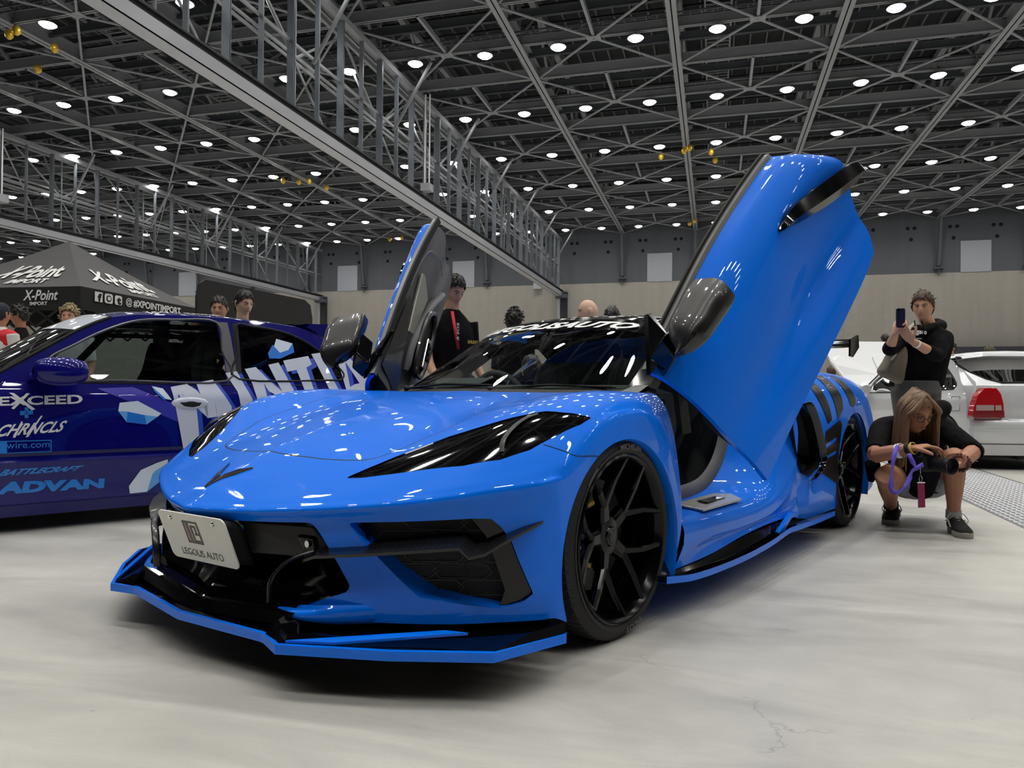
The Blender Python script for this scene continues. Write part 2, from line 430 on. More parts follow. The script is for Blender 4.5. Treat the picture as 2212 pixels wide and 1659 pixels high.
for i in range(-5, 6):
    lo, hi = (-7, 8) if i < -1 else (-16, 9) if i < 2 else (-20, 9) if i == 2 else (-24, 9)
    for k in range(lo, hi+1):
        x = .07+3.377*k; y = 31.79+7.21*i
        if x < XL+1 or x > XR-1 or y < YF+1: continue
        o = lamp0 if first else copy_tree(lamp0); first = False
        o.location = (x, y, 16.0); o['group'] = 'glowing lamps of the hall roof'
        if i >= -1: o['label'] = '%s roof lamp %s of near partition, %s' % (ordn[k+4] if k >= -4 else ordn[-5-k], 'right' if k >= -4 else 'left', rown[5-i])
        else: o['label'] = 'white glowing roof lamp out of the picture overhead'
# hanging partition rails
M_mull = mat('mullion_grey', (104, 110, 118), .4, metal=.3, noise=.05, nscale=1)
M_dark = mat('frame_black', (34, 36, 40), .5)
def partition(X, y0, name, label, z0=10.15):
    t = thing(name, label, 'truss', (X, 0, 0))
    m = MB(); m.box(-.24, .30, y0, YW, z0, z0+.03); m.box(.27, .30, y0, YW, z0, z0+.42); m.box(-.24, -.21, y0, YW, z0, z0+.42); m.build('bottom_rail', M_rail, t, smooth=0)
    m = MB(); m.box(.05, .2, y0, YW, z0+.42, z0+.6); m.box(-.2, .3, y0, YW, z0+.6, z0+.66); m.build('rail_cap', M_dark, t, smooth=0)
    m = MB(); m.box(-.12, .12, y0, YW, 15.7, 15.95); m.box(-.85, -.7, y0, YW, 15.75, 15.95); m.build('top_chord', M_steel, t, smooth=0)
    m = MB(); m.box(-.75, -.68, y0, YW, 13.1, 13.2); m.box(-.75, -.68, y0, YW, 13.32, 13.42); m.box(-.08, .0, y0, YW, 13.2, 13.3); m.build('middle_rail', M_steel, t, smooth=0)
    y = 15.96-3.605*8; j = 0
    while y < YW-.5:
        if y > y0:
            m = MB(); m.box(-.14, .14, y-.05, y-.02, z0+.6, 15.7); m.box(-.14, .14, y+.02, y+.05, z0+.6, 15.7); m.box(-.02, .02, y-.04, y+.04, z0+.6, 15.7); m.build('mullion', M_mull, t, smooth=0)
        if y+1.8 > y0 and y+1.8 < YW:
            m = MB(); m.box(-.09, .09, y+1.8-.035, y+1.8+.035, z0+.6, 15.7); m.build('thin_mullion', M_mull, t, smooth=0)
        y += 3.605; j += 1
    for i, l in enumerate(LY):
        if l < y0+1 or l > YW: continue
        m = MB()
        m.bar((.05, l, 13.0), (1.9, l, 16.0), .11, .11); m.bar((-.7, l, 13.1), (-2.2, l, 16.2), .09, .09); m.bar((-.7, l, 13.1), (-.1, l+1.2, 10.9), .07, .07); m.bar((-.7, l-3.6, 15.8), (-.7, l, 13.3), .08, .08); m.bar((-.7, l+3.6, 15.8), (-.7, l, 13.3), .08, .08)
        m.bar((-.72, l, 10.9), (-.72, l, 15.8), .07, .07)
        m.build('diagonal_brace', M_steel, t, smooth=0)
    m = MB(); m.box(-.35, .75, YW-.9, YW, z0-.15, z0+.25); m.box(-.2, .75, YW-.7, YW, z0+.35, z0+.5); m.build('rail_bracket', M_steel2, t, smooth=0)
    m = MB(); m.box(.12, .72, YW-.35, YW, 0, z0-.15); m.build('wall_post', M_dark, t, smooth=0)
    m = MB(); m.box(-.28, .02, YW-.25, YW, 0, z0-.15); m.build('guide_channel', M_rail, t, smooth=0)
    return t
partition(-14.55, -10.0, 'hanging_partition_frame', 'long grey steel partition frame with mullions crossing the roof from upper left to the wall centre')
partition(-40.7, -10.0, 'hanging_partition_frame', 'second grey steel partition frame farther left, its rail passing behind the tent top', 10.35)
for (x, y, z, s, lb_) in ((-14.1, 35.0, 10.95, .5, 'grey junction box on two pipes on the near partition rail'), (-40.1, 33.6, 11.6, .6, 'grey junction box on two pipes at the left edge on the far partition')):
    t = thing('junction_box', lb_, 'box', (x, y, z)); MB().box(-s/2, s/2, -s/2, s/2, 0, s*.75).build('box_body', M_rail, t, smooth=0)
    for d in (-.12, .12): MB().tube([(d, 0, s*.75), (d, 0, 15.9-z)], .04, 8).build('conduit', mat('conduit_white', (215, 217, 220), .4), t)
tag(MB().box(-17.2, -16.4, YW-.4, YW, 11.0, 11.75).build('wall_speaker', M_rail, smooth=0), 'small grey box on the back wall just left of the partition end', 'speaker')
# dark screens along the back wall on the right
tag(MB().box(15.5, 33.0, YW-1.4, YW-1.2, 0, 4.95).build('dark_screen', mat('screen_cloth', (52, 53, 62), .8, noise=.05)), 'long dark grey screen along the back wall at the right', 'screen')
# metal trench cover in the floor
g0, g1, g2, g3 = at(1985, 1035, 'z', 0), at(2212, 1140, 'z', 0), at(2212, 1043, 'z', 0), at(2060, 1018, 'z', 0)
# ================================================================ BLUE SPORTS CAR: surfaces (car frame: u right of centre, v rearward from the front axle, w up)
CARY = .4045; CARO = V(-1.147, 2.80, 0)
def c2w(p): 
    c, s = math.cos(CARY), math.sin(CARY)
    return CARO+V(p[0]*c+p[1]*s, -p[0]*s+p[1]*c, p[2])
ARC_V, ARC_W, ARC_R = -.018, .285, .368      # front wheel opening
def archpt(a, u=.965): return (u, ARC_V+ARC_R*math.sin(a), ARC_W+ARC_R*math.cos(a))
_bum = [  # (u, v, w) of the nose crease
    (0, -.985, .443), (.2, -.935, .449), (.4, -.86, .464), (.6, -.765, .484), (.76, -.65, .505), (.87, -.53, .527), (.93, -.455, .541), (.955, -.41, .548)]
def front_grid():
    rows = []
    aa = [-1.96, -1.72, -1.48, -1.26, -1.08, -.93, -.72, -.44, -.14, .15, .43, .70, .96, 1.26, 1.55, 1.95]
    fr = [0, .25, .55, .78, .90, 1]
    inset = [.02, .02, .032, .036, .022, .0]
    for r in range(6):
        row = []
        for c, (u, v, wc) in enumerate(_bum):
            w = .165+(wc-.165)*fr[r]
            t = c/7
            row.append((u, v+inset[r]*(1-t*.75), w))
        row.append(archpt(aa[r])); rows.append(row)
    up = {
     0: [(-.955, .466), (-.895, .503), (-.80, .552), (-.66, .611), (-.50, .663), (-.32, .708), (-.14, .747), (.02, .775), (.15, .793), (.27, .805)],
     1: [(-.907, .470), (-.855, .499), (-.765, .547), (-.64, .603), (-.485, .656), (-.32, .703), (-.14, .743), (.02, .772), (.16, .790), (.28, .802)],
     2: [(-.832, .484), (-.785, .510), (-.705, .551), (-.60, .597), (-.46, .647), (-.30, .697), (-.13, .738), (.03, .768), (.17, .787), (.30, .800)],
     3: [(-.738, .506), (-.695, .534), (-.62, .579), (-.525, .630), (-.41, .682), (-.27, .729), (-.12, .764), (.04, .787), (.18, .798), (.34, .803)],
     4: [(-.626, .528), (-.585, .560), (-.515, .613), (-.43, .671), (-.33, .723), (-.22, .763), (-.08, .793), (.06, .806), (.20, .808), (.37, .801)],
     5: [(-.508, .550), (-.47, .582), (-.41, .632), (-.335, .684), (-.25, .729), (-.16, .760), (-.04, .783), (.08, .793), (.20, .795), (.365, .788)],
     6: [(-.43, .563), (-.39, .596), (-.33, .638), (-.26, .680), (-.18, .716), (-.10, .738), (0, .752), (.11, .753), (.23, .738), (.375, .66)],
     7: [(-.368, .565), (-.32, .602), (-.25, .640), (-.175, .672), (-.09, .697), (-.005, .709), (.09, .707), (.19, .680), (.30, .60), (.385, .40)]}
    us = {0: 0, 1: .2, 2: .4, 3: .6, 4: .765, 5: .875, 6: .932, 7: .958}
    for r in range(10):
        row = [(us[c], *up[c][r]) for c in range(8)]
        row.append(archpt(aa[r+6])); rows.append(row)
    rows[-1][7] = (.962, .388, .36); rows[-1][8] = (.955, .335, .165)
    return np.array(rows)
FG = front_grid()
FN_R, FN_C = 10, 12
FS = patch(FG, FN_R, FN_C)          # dense front skin, right-hand half
def cut_grid(S, gfun):
    "split a dense skin along gfun == 0; returns (verts, faces where g<0, faces where g>0)"
    V_ = [tuple(p) for p in S.reshape(-1, 3)]; R, C_ = S.shape[:2]
    g = list(gfun(S.reshape(-1, 3))); neg, pos, cache = [], [], {}
    def mid(a, b):
        k = (min(a, b), max(a, b))
        if k not in cache:
            t = g[a]/(g[a]-g[b]); p = tuple(np.array(V_[a])*(1-t)+np.array(V_[b])*t)
            V_.append(p); g.append(0.0); cache[k] = len(V_)-1
        return cache[k]
    for i in range(R-1):
        for j in range(C_-1):
            q = (i*C_+j, i*C_+j+1, (i+1)*C_+j+1, (i+1)*C_+j)
            s = [g[k] for k in q]
            if all(x <= 0 for x in s): neg.append(q)
            elif all(x >= 0 for x in s): pos.append(q)
            else:
                a, b = [], []
                for k in range(4):
                    p, n = q[k], q[(k+1) % 4]
                    (a if g[p] <= 0 else b).append(p)
                    if g[p] == 0: (b if g[p] <= 0 else a).append(p)
                    if g[p]*g[n] < 0: m = mid(p, n); a.append(m); b.append(m)
                if len(a) > 2: neg.append(tuple(a))
                if len(b) > 2: pos.append(tuple(b))
    return V_, neg, pos
def cut_faces(V_, faces, gfun):
    "same, for a list of faces"
    V_ = list(V_); g = list(gfun(np.array(V_))); neg, pos, cache = [], [], {}
    def mid(a, b):
        k = (min(a, b), max(a, b))
        if k not in cache:
            t = g[a]/(g[a]-g[b]); V_.append(tuple(np.array(V_[a])*(1-t)+np.array(V_[b])*t)); g.append(0.0); cache[k] = len(V_)-1
        return cache[k]
    for q in faces:
        s = [g[k] for k in q]
        if all(x <= 0 for x in s): neg.append(q)
        elif all(x >= 0 for x in s): pos.append(q)
        else:
            a, b = [], []
            for k in range(len(q)):
                p, n = q[k], q[(k+1) % len(q)]
                if g[p] == 0: a.append(p); b.append(p)
                elif g[p] < 0: a.append(p)
                else: b.append(p)
                if g[p]*g[n] < 0: m = mid(p, n); a.append(m); b.append(m)
            if len(a) > 2: neg.append(tuple(a))
            if len(b) > 2: pos.append(tuple(b))
    return V_, neg, pos
def polydist(P, poly):
    "signed distance to a closed 2-D polygon, negative inside"
    P = np.asarray(P); poly = np.asarray(poly, float); A = poly; B = np.roll(poly, -1, 0)
    d = np.full(len(P), 1e9); ins = np.zeros(len(P), bool)
    for a, b in zip(A, B):
        ab = b-a; t = np.clip(((P-a)@ab)/max(1e-12, ab@ab), 0, 1)
        d = np.minimum(d, np.linalg.norm(P-(a+t[:, None]*ab), axis=1))
        c = ((a[1] > P[:, 1]) != (b[1] > P[:, 1]))
        with np.errstate(divide='ignore', invalid='ignore'):
            ins ^= c & (P[:, 0] < (b[0]-a[0])*(P[:, 1]-a[1])/(b[1]-a[1]+1e-15)+a[0])
    return np.where(ins, -d, d)
# ================================================================ BLUE SPORTS CAR: parts
def flakeblue(name, col, metal=.0, rough=.35):
    m = mat(name, col, rough, metal=metal, coat=.5, noise=.01, nscale=4, spec=.1)
    return m
M_blue = flakeblue('paint_azure', (0, 114, 242))
M_gblack = mat('gloss_black', (5, 5, 7), .08, noise=.01, spec=.5)
M_mblack = mat('matt_black', (14, 14, 15), .7)
M_rubber = mat('tyre_rubber', (24, 24, 25), .62, bump=.15, bscale=120)
M_tyretxt = mat('tyre_lettering', (86, 86, 86), .5)
M_rim = mat('rim_gloss_black', (5, 5, 6), .18, spec=.28)
M_carbon = wave_mat('carbon_weave', (6, 6, 7), (34, 34, 36), 70, 'DIAGONAL', rough=.3, coat=.2)
M_carbon2 = wave_mat('carbon_weave_coarse', (7, 6, 7), (36, 33, 34), 55, 'Y', rough=.3, coat=.4)
M_leather = mat('charcoal_leather', (104, 107, 110), .5, bump=.3, bscale=260)
M_leather2 = mat('grey_leather', (86, 87, 92), .45, bump=.2, bscale=200)
M_alu = mat('brushed_aluminium', (190, 190, 186), .32, metal=.6)
M_chrome = mat('chrome', (215, 217, 220), .1, metal=1)
M_plate = mat('plate_white', (222, 222, 214), .3, coat=.4)
M_ink = mat('ink_dark_grey', (70, 66, 66), .4)
M_inkred = mat('ink_dull_red', (120, 70, 66), .4)
M_white = mat('vinyl_white', (232, 233, 235), .4)
M_blackvinyl = mat('vinyl_black', (7, 7, 8), .3, coat=.2)
M_lens = mat('smoked_lens', (5, 4, 5), .05, coat=1, ior=1.5)
M_glass = glassmat('car_glass', (.80, .87, .83))
car = thing('sports_car', 'bright blue mid-engine sports car with black wheels and both doors swung up', 'car', tuple(CARO), -CARY)

def half_faces_to(mb, V_, F_, mirror, mi=0, off=None):
    vs = np.array(V_, float)
    if mirror: vs = vs*[-1, 1, 1]; F_ = [f[::-1] for f in F_]
    used = sorted({i for f in F_ for i in f}); mp = {k: n for n, k in enumerate(used)}
    mb.add(vs[used], [tuple(mp[i] for i in f) for f in F_], mi)

HLN = [(.418, -.717), (.449, -.656), (.496, -.574), (.589, -.454), (.710, -.357), (.771, -.309), (.817, -.263), (.861, -.238), (.907, -.201), (.927, -.174), (.924, -.230), (.901, -.326), (.869, -.413), (.819, -.489), (.739, -.560), (.578, -.650), (.472, -.701)]
HLF = [(.50, -.695), (.52, -.640), (.56, -.575), (.635, -.474), (.72, -.372), (.775, -.318), (.817, -.268)] + HLN[7:15] + [(.62, -.640), (.54, -.685)]
OPC = [(-.05, .413), (.032, .413), (.194, .419), (.316, .423), (.413, .428), (.456, .367), (.475, .342), (.527, .266), (.530, .255), (.519, .241), (.420, .204), (.354, .190), (.30, .150), (-.05, .150)]
OPS = [(.519, .434), (.689, .444), (.805, .452), (.839, .450), (.857, .427), (.877, .388), (.892, .334), (.916, .256), (.921, .240), (.902, .219), (.873, .208), (.849, .206), (.748, .229), (.702, .238), (.675, .263), (.588, .351), (.546, .393)]
HOOD = [(-.1, -.692), (.05, -.692), (.133, -.686), (.25, -.668), (.347, -.638), (.40, -.618), (.425, -.60), (.445, -.565), (.475, -.50), (.515, -.40), (.515, -.24), (.535, -.07), (.60, .12), (.64, .30), (.64, .50), (-.1, .50)]
nR, nC = FS.shape[:2]
body, hood, lens = MB(), {}, {}
hoodmb, seammb = MB(), MB()
for mir in (False, True):
    hl = HLF if mir else HLN
    V_, neg, pos = cut_grid(FS, lambda P: np.where((P[:, 2] > .50) & (P[:, 1] < .1), polydist(P[:, :2], hl), .5))
    lm = MB()
    Vl = [tuple(p) for p in V_]; half_faces_to(lm, Vl, neg, mir); lens[mir] = lm
    fr = lambda P: (P[:, 2] < .50) & (P[:, 1] < -.38)
    V_, a, pos = cut_faces(V_, pos, lambda P: np.where(fr(P), polydist(P[:, [0, 2]], OPC), .5))
    V_, b, pos = cut_faces(V_, pos, lambda P: np.where(fr(P), polydist(P[:, [0, 2]], OPS), .5))
    gf = lambda off: (lambda P: np.where(P[:, 2] > .5, polydist(P[:, :2], HOOD), .5)+off)
    V_, ins, pos = cut_faces(V_, pos, gf(-.0025))
    V_, hd, sm = cut_faces(V_, ins, gf(.0025))
    half_faces_to(body, V_, pos, mir); half_faces_to(hoodmb, V_, hd, mir)
    half_faces_to(seammb, V_, sm, mir)
bodyo = body.build('body_shell', [M_blue], car, weld=True, smooth=50, solid=0)
hoodmb.build('hood', M_blue, car, weld=True, smooth=50)
seammb.build('panel_gap', M_mblack, car, weld=True, smooth=50)
for mir in (False, True):
    s = -1 if mir else 1
    lm = lens[mir]; vs = np.array(lm.v); vs[:, 2] -= .003; vs[:, 1] += .002; lm.v = [tuple(v) for v in vs]
    o = lm.build('headlight', M_lens, car, weld=True, smooth=60)
    # darker lamp strip inside, a raised carbon rib
    d = [(.805, -.245, .742), (.788, -.31, .731), (.785, -.38, .703), (.797, -.445, .668), (.812, -.475, .632)]
    MB().tube([(x*s, y, z-.004) for x, y, z in catmull(d, 5)], .009, 6, flat=.5).build('lamp_rib', M_carbon2, o)
# opening edges: short walls pushed back into the nose, then the dark liners
def skin_at(u, w):
    "front skin v at (u, w) for the bumper rows"
    P = FS[:51].reshape(-1, 3); d = (P[:, 0]-u)**2+(P[:, 2]-w)**2; k = np.argsort(d)[:4]; ww = 1/(d[k]+1e-7)
    return float((P[k, 1]*ww).sum()/ww.sum())
for s in (1, -1):
    for poly, nm, dep in ((OPC[1:13], 'center_intake_lip', .10), (OPS, 'side_intake_lip', .12)):
        closed = poly is OPS
        pts = [(u*s, skin_at(abs(u), w_), w_) for u, w_ in poly]
        if closed: pts.append(pts[0])
        G = np.array([[p, (p[0]*.985, p[1]+dep, p[2]+(.01 if p[2] < .33 else -.01))] for p in pts])
        MB().grid(G).build(nm, M_blue if closed else M_gblack, car, smooth=30)
# centre grille: deep black bowl with plate mount
m = MB()
rows = []
for w_, dv in ((.425, .03), (.40, .10), (.33, .13), (.26, .10), (.21, .05), (.165, .0)):
    rows.append([(u, skin_at(abs(u), w_)+.022+dv*(1-(abs(u)/.56)**3), w_) for u in np.linspace(-.56, .56, 33)])
m.grid(rows); m.build('center_grille', M_gblack, car, smooth=40)
M_satin = mat('satin_black', (24, 24, 26), .35, spec=.4)
for s in (1, -1):   # upper satin panels flanking the plate
    c = [(.17, -.900, .412), (.40, -.818, .414), (.445, -.800, .368), (.44, -.806, .325), (.20, -.885, .322)]
    MB().prism([(x*s, y, z) for x, y, z in c], (0, .012, 0)).build('grille_panel', M_satin, car, smooth=0, bevel=.004)
    c = [(.36, -.838, .388), (.415, -.818, .385), (.425, -.815, .350), (.385, -.83, .345)]
    o = MB().prism([(x*s, y-.006, z) for x, y, z in c], (0, .012, 0)).build('sensor_cover', M_gblack, car, smooth=0, bevel=.006)
    MB().lathe([(0, 0), (.009, 0), (.010, .004), (0, .004)], (.40*s, -.832, .366), (0, -1, 0), 14).build('camera_lens', M_chrome, o)
    # carbon-look arch sweeping down inside the opening
    arcp = [(.449, -.845, .356), (.407, -.875, .338), (.358, -.895, .303), (.331, -.905, .262), (.325, -.905, .205)]
    MB().tube([(x*s, y, z) for x, y, z in catmull(arcp, 6)], .012, 8, flat=.45).build('intake_arch', M_carbon, car)
    # side intake back wall with honeycomb
    def sv(u, w_): return skin_at(u, w_)+.035+.05*(1-abs(u-.71)/.22)
    G = []
    for w_ in np.linspace(.20, .46, 8):
        G.append([(u*s, sv(u, w_)+.004, w_) for u in np.linspace(.50, .925, 18)])
    sg = MB().grid(G, flip=s < 0).build('side_intake_mesh', mat('mesh_black', (10, 10, 11), .4, bump=.4, bscale=300), car)
    hx = MB()
    hw, hh = .125, .058
    for r in range(6):
        for c_ in range(5):
            cx = .50+c_*hw*1.0+(hw/2 if r % 2 else 0); cz = .205+r*hh*.78
            hexp = [(cx+hw*.5*math.cos(a)*1.1, cz+hh*.52*math.sin(a)) for a in [PI/6*k for k in (0, 1.4, 4.6, 6, 7.4, 10.6)]]
            hexp = [(x, z) for x, z in hexp]
            if any(x < .50 or x > .905 or z < .2 or z > .455 for x, z in hexp): continue
            for k in range(6):
                a, b = hexp[k], hexp[(k+1) % 6]
                hx.bar((a[0]*s, sv(*a), a[1]), (b[0]*s, sv(*b), b[1]), .002, .002)
    hx.build('honeycomb', mat('honeycomb_grey', (46, 46, 48), .4), sg, smooth=0)
    c = [(.795, .452), (.839, .450), (.857, .427), (.877, .388), (.892, .334), (.916, .256), (.921, .240), (.902, .219), (.873, .208), (.852, .206), (.862, .25), (.842, .33), (.822, .40)]
    MB().prism([(u*s, skin_at(u, w_)+.018, w_) for u, w_ in c], (-.0, .02, 0)).build('intake_frame', M_gblack, car, smooth=30)
# carbon canard across each side intake
for s in (1, -1):
    sk = [(.935, -.435, .446), (.898, -.481, .421), (.869, -.514, .401), (.835, -.555, .373), (.808, -.586, .366), (.787, -.605, .388), (.705, -.673, .380), (.586, -.749, .366), (.449, -.813, .350), (.407, -.832, .333)]
    out_, inn = [], []
    pr = [.0, .035, .055, .07, .075, .06, .058, .055, .05, .03]
    for (u, v, w_), d in zip(sk, pr):
        n = unit((u*.6, -.8, 0)); out_.append(V((u+n[0]*d)*s, v+n[1]*d, w_-.004)); inn.append(V((u-n[0]*.07)*s, v-n[1]*.07, w_+.016))
    G = np.array([[o_, o_*.5+i_*.5+V(0, 0, .004), i_] for o_, i_ in zip(out_, inn)])
    G2 = G-V(0, 0, .008)
    c = MB().grid(G, flip=s < 0).grid(G2, flip=s > 0); n = len(out_)
    c.add([*G[:, 0], *G2[:, 0]], [(i, i+1, n+i+1, n+i) for i in range(n-1)])
    c.build('bumper_canard', M_carbon, car, smooth=50)
# black front lip with stepped tiers and blue edge
lipn = [(0, -1.001), (.365, -.957), (.385, -.960), (.478, -.988), (.739, -.835), (.955, -.672), (1.012, -.430)]
tops = [.0, .0, .0, .0, .012, .022, .03]
lipo = MB(); lipb = MB()
full = [(-u, v) for u, v in lipn[:0:-1]]+lipn
zt = [.139]*13
inn = [(u*.93, v+.03) for u, v in full]
n = len(full)
vs = [(u, v, .114) for u, v in full]+[(u, v, .139) for u, v in full]+[(u*.995, v+.012, .1395) for u, v in full]
lipb.add(vs, [(i, i+1, n+i+1, n+i) for i in range(n-1)]+[(n+i, n+i+1, 2*n+i+1, 2*n+i) for i in range(n-1)])
lipb.build('lip_blue_edge', M_blue, car, smooth=20)
und = [(u, v, .114) for u, v in full]+[(u*.93, .0+.3*0, .114) for u, v in full]
vs = [(u*.995, v+.012, .1395) for u, v in full]+[(u*.95, -.40 if abs(u) > .6 else -.55, .15) for u, v in full]+[(u, v, .114) for u, v in full]+[(u*.9, -.42, .114) for u, v in full]
lipo.add(vs, [(i, i+1, n+i+1, n+i) for i in range(n-1)]+[(2*n+i+1, 2*n+i, 3*n+i, 3*n+i+1) for i in range(n-1)])
for k, (w0, w1, vv0, vv1, hwid) in enumerate(((.139, .168, -.968, -.948, .43), (.168, .172, -.948, -.930, .43), (.172, .194, -.930, -.922, .42), (.194, .198, -.922, -.89, .42), (.198, .222, -.89, -.86, .42))):
    us = np.linspace(-hwid, hwid, 17)
    f = lambda u, v0: v0+.11*abs(u)
    lipo.grid([[(u, f(u, vv0), w0+.022*abs(u)/.42) for u in us], [(u, f(u, vv1), w1+.022*abs(u)/.42) for u in us]])
for s in (1, -1):    # raised corner of the lip and the wing beside it
    a = [(.385*s, -.955, .14), (.47*s, -.972, .14), (.455*s, -.90, .14), (.40*s, -.87, .14)]
    b_ = [(.40*s, -.925, .175), (.425*s, -.935, .17), (.445*s, -.88, .172), (.415*s, -.83, .215)]
    lipo.add(a+b_, [(0, 1, 5, 4), (1, 2, 6, 5), (2, 3, 7, 6), (4, 5, 6, 7), (3, 0, 4, 7)])
    lipo.add([(.95*s, -.66, .14), (1.008*s, -.43, .14), (1.004*s, -.425, .168), (.96*s, -.52, .155)], [(0, 1, 2, 3)] if s > 0 else [(3, 2, 1, 0)])
lipo.build('front_lip', M_gblack, car, smooth=25)
for s in (1, -1):
    MB().prism([(.49*s, -.965, .1405), (.60*s, -.895, .1405), (.86*s, -.665, .163), (.80*s, -.69, .163)], (0, 0, .007)).build('lip_blade', M_blue, car, smooth=0)
# rounded blue foot of the bumper beside the centre opening
for s in (1, -1):
    G = [[(.365*s, -.868, .200), (.43*s, -.862, .206), (.50*s, -.835, .212), (.60*s, -.74, .212)], [(.350*s, -.892, .192), (.43*s, -.892, .194), (.50*s, -.852, .196), (.60*s, -.75, .20)], [(.352*s, -.895, .176), (.43*s, -.893, .174), (.50*s, -.852, .172), (.60*s, -.75, .172)], [(.39*s, -.85, .160), (.45*s, -.845, .158), (.52*s, -.82, .160), (.62*s, -.72, .16)]]
    MB().grid(patch(G, 5, 5), flip=s > 0).build('fascia_foot', M_blue, car, smooth=60)
# licence plate
pt = V(-.005, 0, 0)
tl, tr_, br_, bl_ = V(-.13, -.992, .425), V(.19, -.965, .425), V(.21, -.905, .285), V(-.11, -.935, .285)
ex = unit(tr_-tl); ey = unit(np.cross(np.cross(ex, tl-bl_), ex)); en = np.cross(ex, ey)
if en[1] > 0: en = -en
pc = (tl+br_)/2+V(0, -.012, 0)
pw, ph = .33, .165
def rrect(w_, h_, r, n=5):
    out = []
    for cx, cy, a0 in ((w_/2-r, h_/2-r, 0), (-w_/2+r, h_/2-r, PI/2), (-w_/2+r, -h_/2+r, PI), (w_/2-r, -h_/2+r, 1.5*PI)):
        out += [(cx+r*math.cos(a0+k*PI/2/n), cy+r*math.sin(a0+k*PI/2/n)) for k in range(n+1)]
    return out
pl = MB().prism([pc+ex*x+ey*y for x, y in rrect(pw, ph, .02)], -en*.004*-1).build('licence_plate', M_plate, car, smooth=0, recalc=True)
def on_plate(vs, cx, cy, d=.0052): return [pc+ex*(x+cx)+ey*(y+cy)+en*d for x, y in vs]
tv, tf = textmesh('LEGOLIS AUTO', .03, width=.205, height=.024)
MB().add(on_plate(tv, 0, -.052), tf).build('plate_lettering', M_ink, pl, smooth=0)
em = MB()
def rect2(x0, x1, y0, y1): return [(x0, y0), (x1, y0), (x1, y1), (x0, y1)]
for q in ([(-.037, -.028), (-.030, -.028), (-.030, .048), (-.037, .048)], [(-.037, .042), (.037, .042), (.037, .048), (-.037, .048)], [(.030, -.028), (.037, -.028), (.037, .048), (.030, .048)], [(-.037, -.028), (.037, -.028), (.037, -.022), (-.037, -.022)], [(-.004, -.022), (.003, -.022), (.003, .034), (-.004, .034)], [(.003, .028), (.016, .028), (.022, .034), (.003, .034)], [(.014, .004), (.022, .004), (.022, .034), (.014, .034)], [(.010, .002), (.030, .002), (.030, .008), (.010, .008)], [(.003, -.022), (.026, -.022), (.026, -.016), (.003, -.016)]):
    em.add(on_plate(q, -.012, .010), [(0, 1, 2, 3)])
em.build('plate_emblem', M_ink, pl, smooth=0)
MB().add(on_plate([(-.024, -.022), (-.010, -.022), (-.010, .042), (-.024, .042)], -.012, .010, .0054), [(0, 1, 2, 3)]).build('emblem_stripe', M_inkred, pl, smooth=0)
for x in (-.105, .105): MB().lathe([(0, .009), (.006, .008), (.009, .003), (.009, 0)], pc+ex*x+ey*.062, en, 12).build('plate_screw', M_chrome, pl)
MB().prism([pc+ex*x+ey*y+V(0, .008, 0) for x, y in rrect(pw*.9, ph*.9, .02)], (0, .05, -.01)).build('plate_bracket', M_mblack, car, smooth=0)
# nose emblem: crossed flags as a slim V
def hoodw(u, v):
    P = FS[60:].reshape(-1, 3); d = (P[:, 0]-abs(u))**2+(P[:, 1]-v)**2; k = np.argsort(d)[:6]; ww = 1/(d[k]+1e-6)
    return float((P[k, 2]*ww).sum()/ww.sum())
eu = -.03
def flag(pts, mb, h=.006):
    top = [(u+eu, v, hoodw(u+eu, v)+h) for u, v in pts]; bot = [(u, v, w_-h) for u, v, w_ in top]
    n = len(pts); mb.add(top+bot, [tuple(range(n)), tuple(range(n, 2*n))[::-1]]+[(i, n+i, n+(i+1) % n, (i+1) % n) for i in range(n)])
o = MB(); flag([(0, -.905), (.02, -.875), (.055, -.835), (.085, -.79), (.045, -.815), (.012, -.845)], o); flag([(0, -.905), (-.012, -.845), (-.03, -.835), (-.075, -.775), (-.05, -.83), (-.02, -.875)], o)
o.build('nose_emblem', mat('emblem_smoked', (34, 16, 20), .15, coat=1), car, smooth=0, recalc=True)
# seams and small lines
for s in (1, -1):
    P1 = []
    for t in np.linspace(0, 1, 12):
        i_, j_ = 83-15*t, 62+34*t; i0, j0 = int(i_), min(int(j_), nC-2); a_, b_ = i_-i0, j_-j0
        P1.append((FS[i0, j0]*(1-a_)*(1-b_)+FS[i0+1, j0]*a_*(1-b_)+FS[i0, j0+1]*(1-a_)*b_+FS[i0+1, j0+1]*a_*b_)*V(s, 1, 1))
    MB().tube(P1, .0016, 5).build('fender_seam', M_mblack, car)
    # arch lip, liner
    G = []; G2 = []
    for a in np.linspace(-1.96, 1.95, 41):
        u, v, w_ = archpt(a); k = (ARC_R+.006)/ARC_R
        G.append([(u*s, v, w_), ((u-.012)*s, ARC_V+(v-ARC_V)*.985, ARC_W+(w_-ARC_W)*.985), ((u-.05)*s, ARC_V+(v-ARC_V)*.985, ARC_W+(w_-ARC_W)*.985)])
        G2.append([((u-.05)*s, v, w_), (.58*s, v, w_)])
    MB().grid(G, flip=s < 0).build('arch_lip', M_blue, car, smooth=50)
    MB().grid(G2, flip=s < 0).add([(.58*s, -.40, .1), (.58*s, .38, .1), (.58*s, .38, .62), (.58*s, -.40, .62)], [(0, 1, 2, 3)]).build('wheel_well', M_mblack, car)
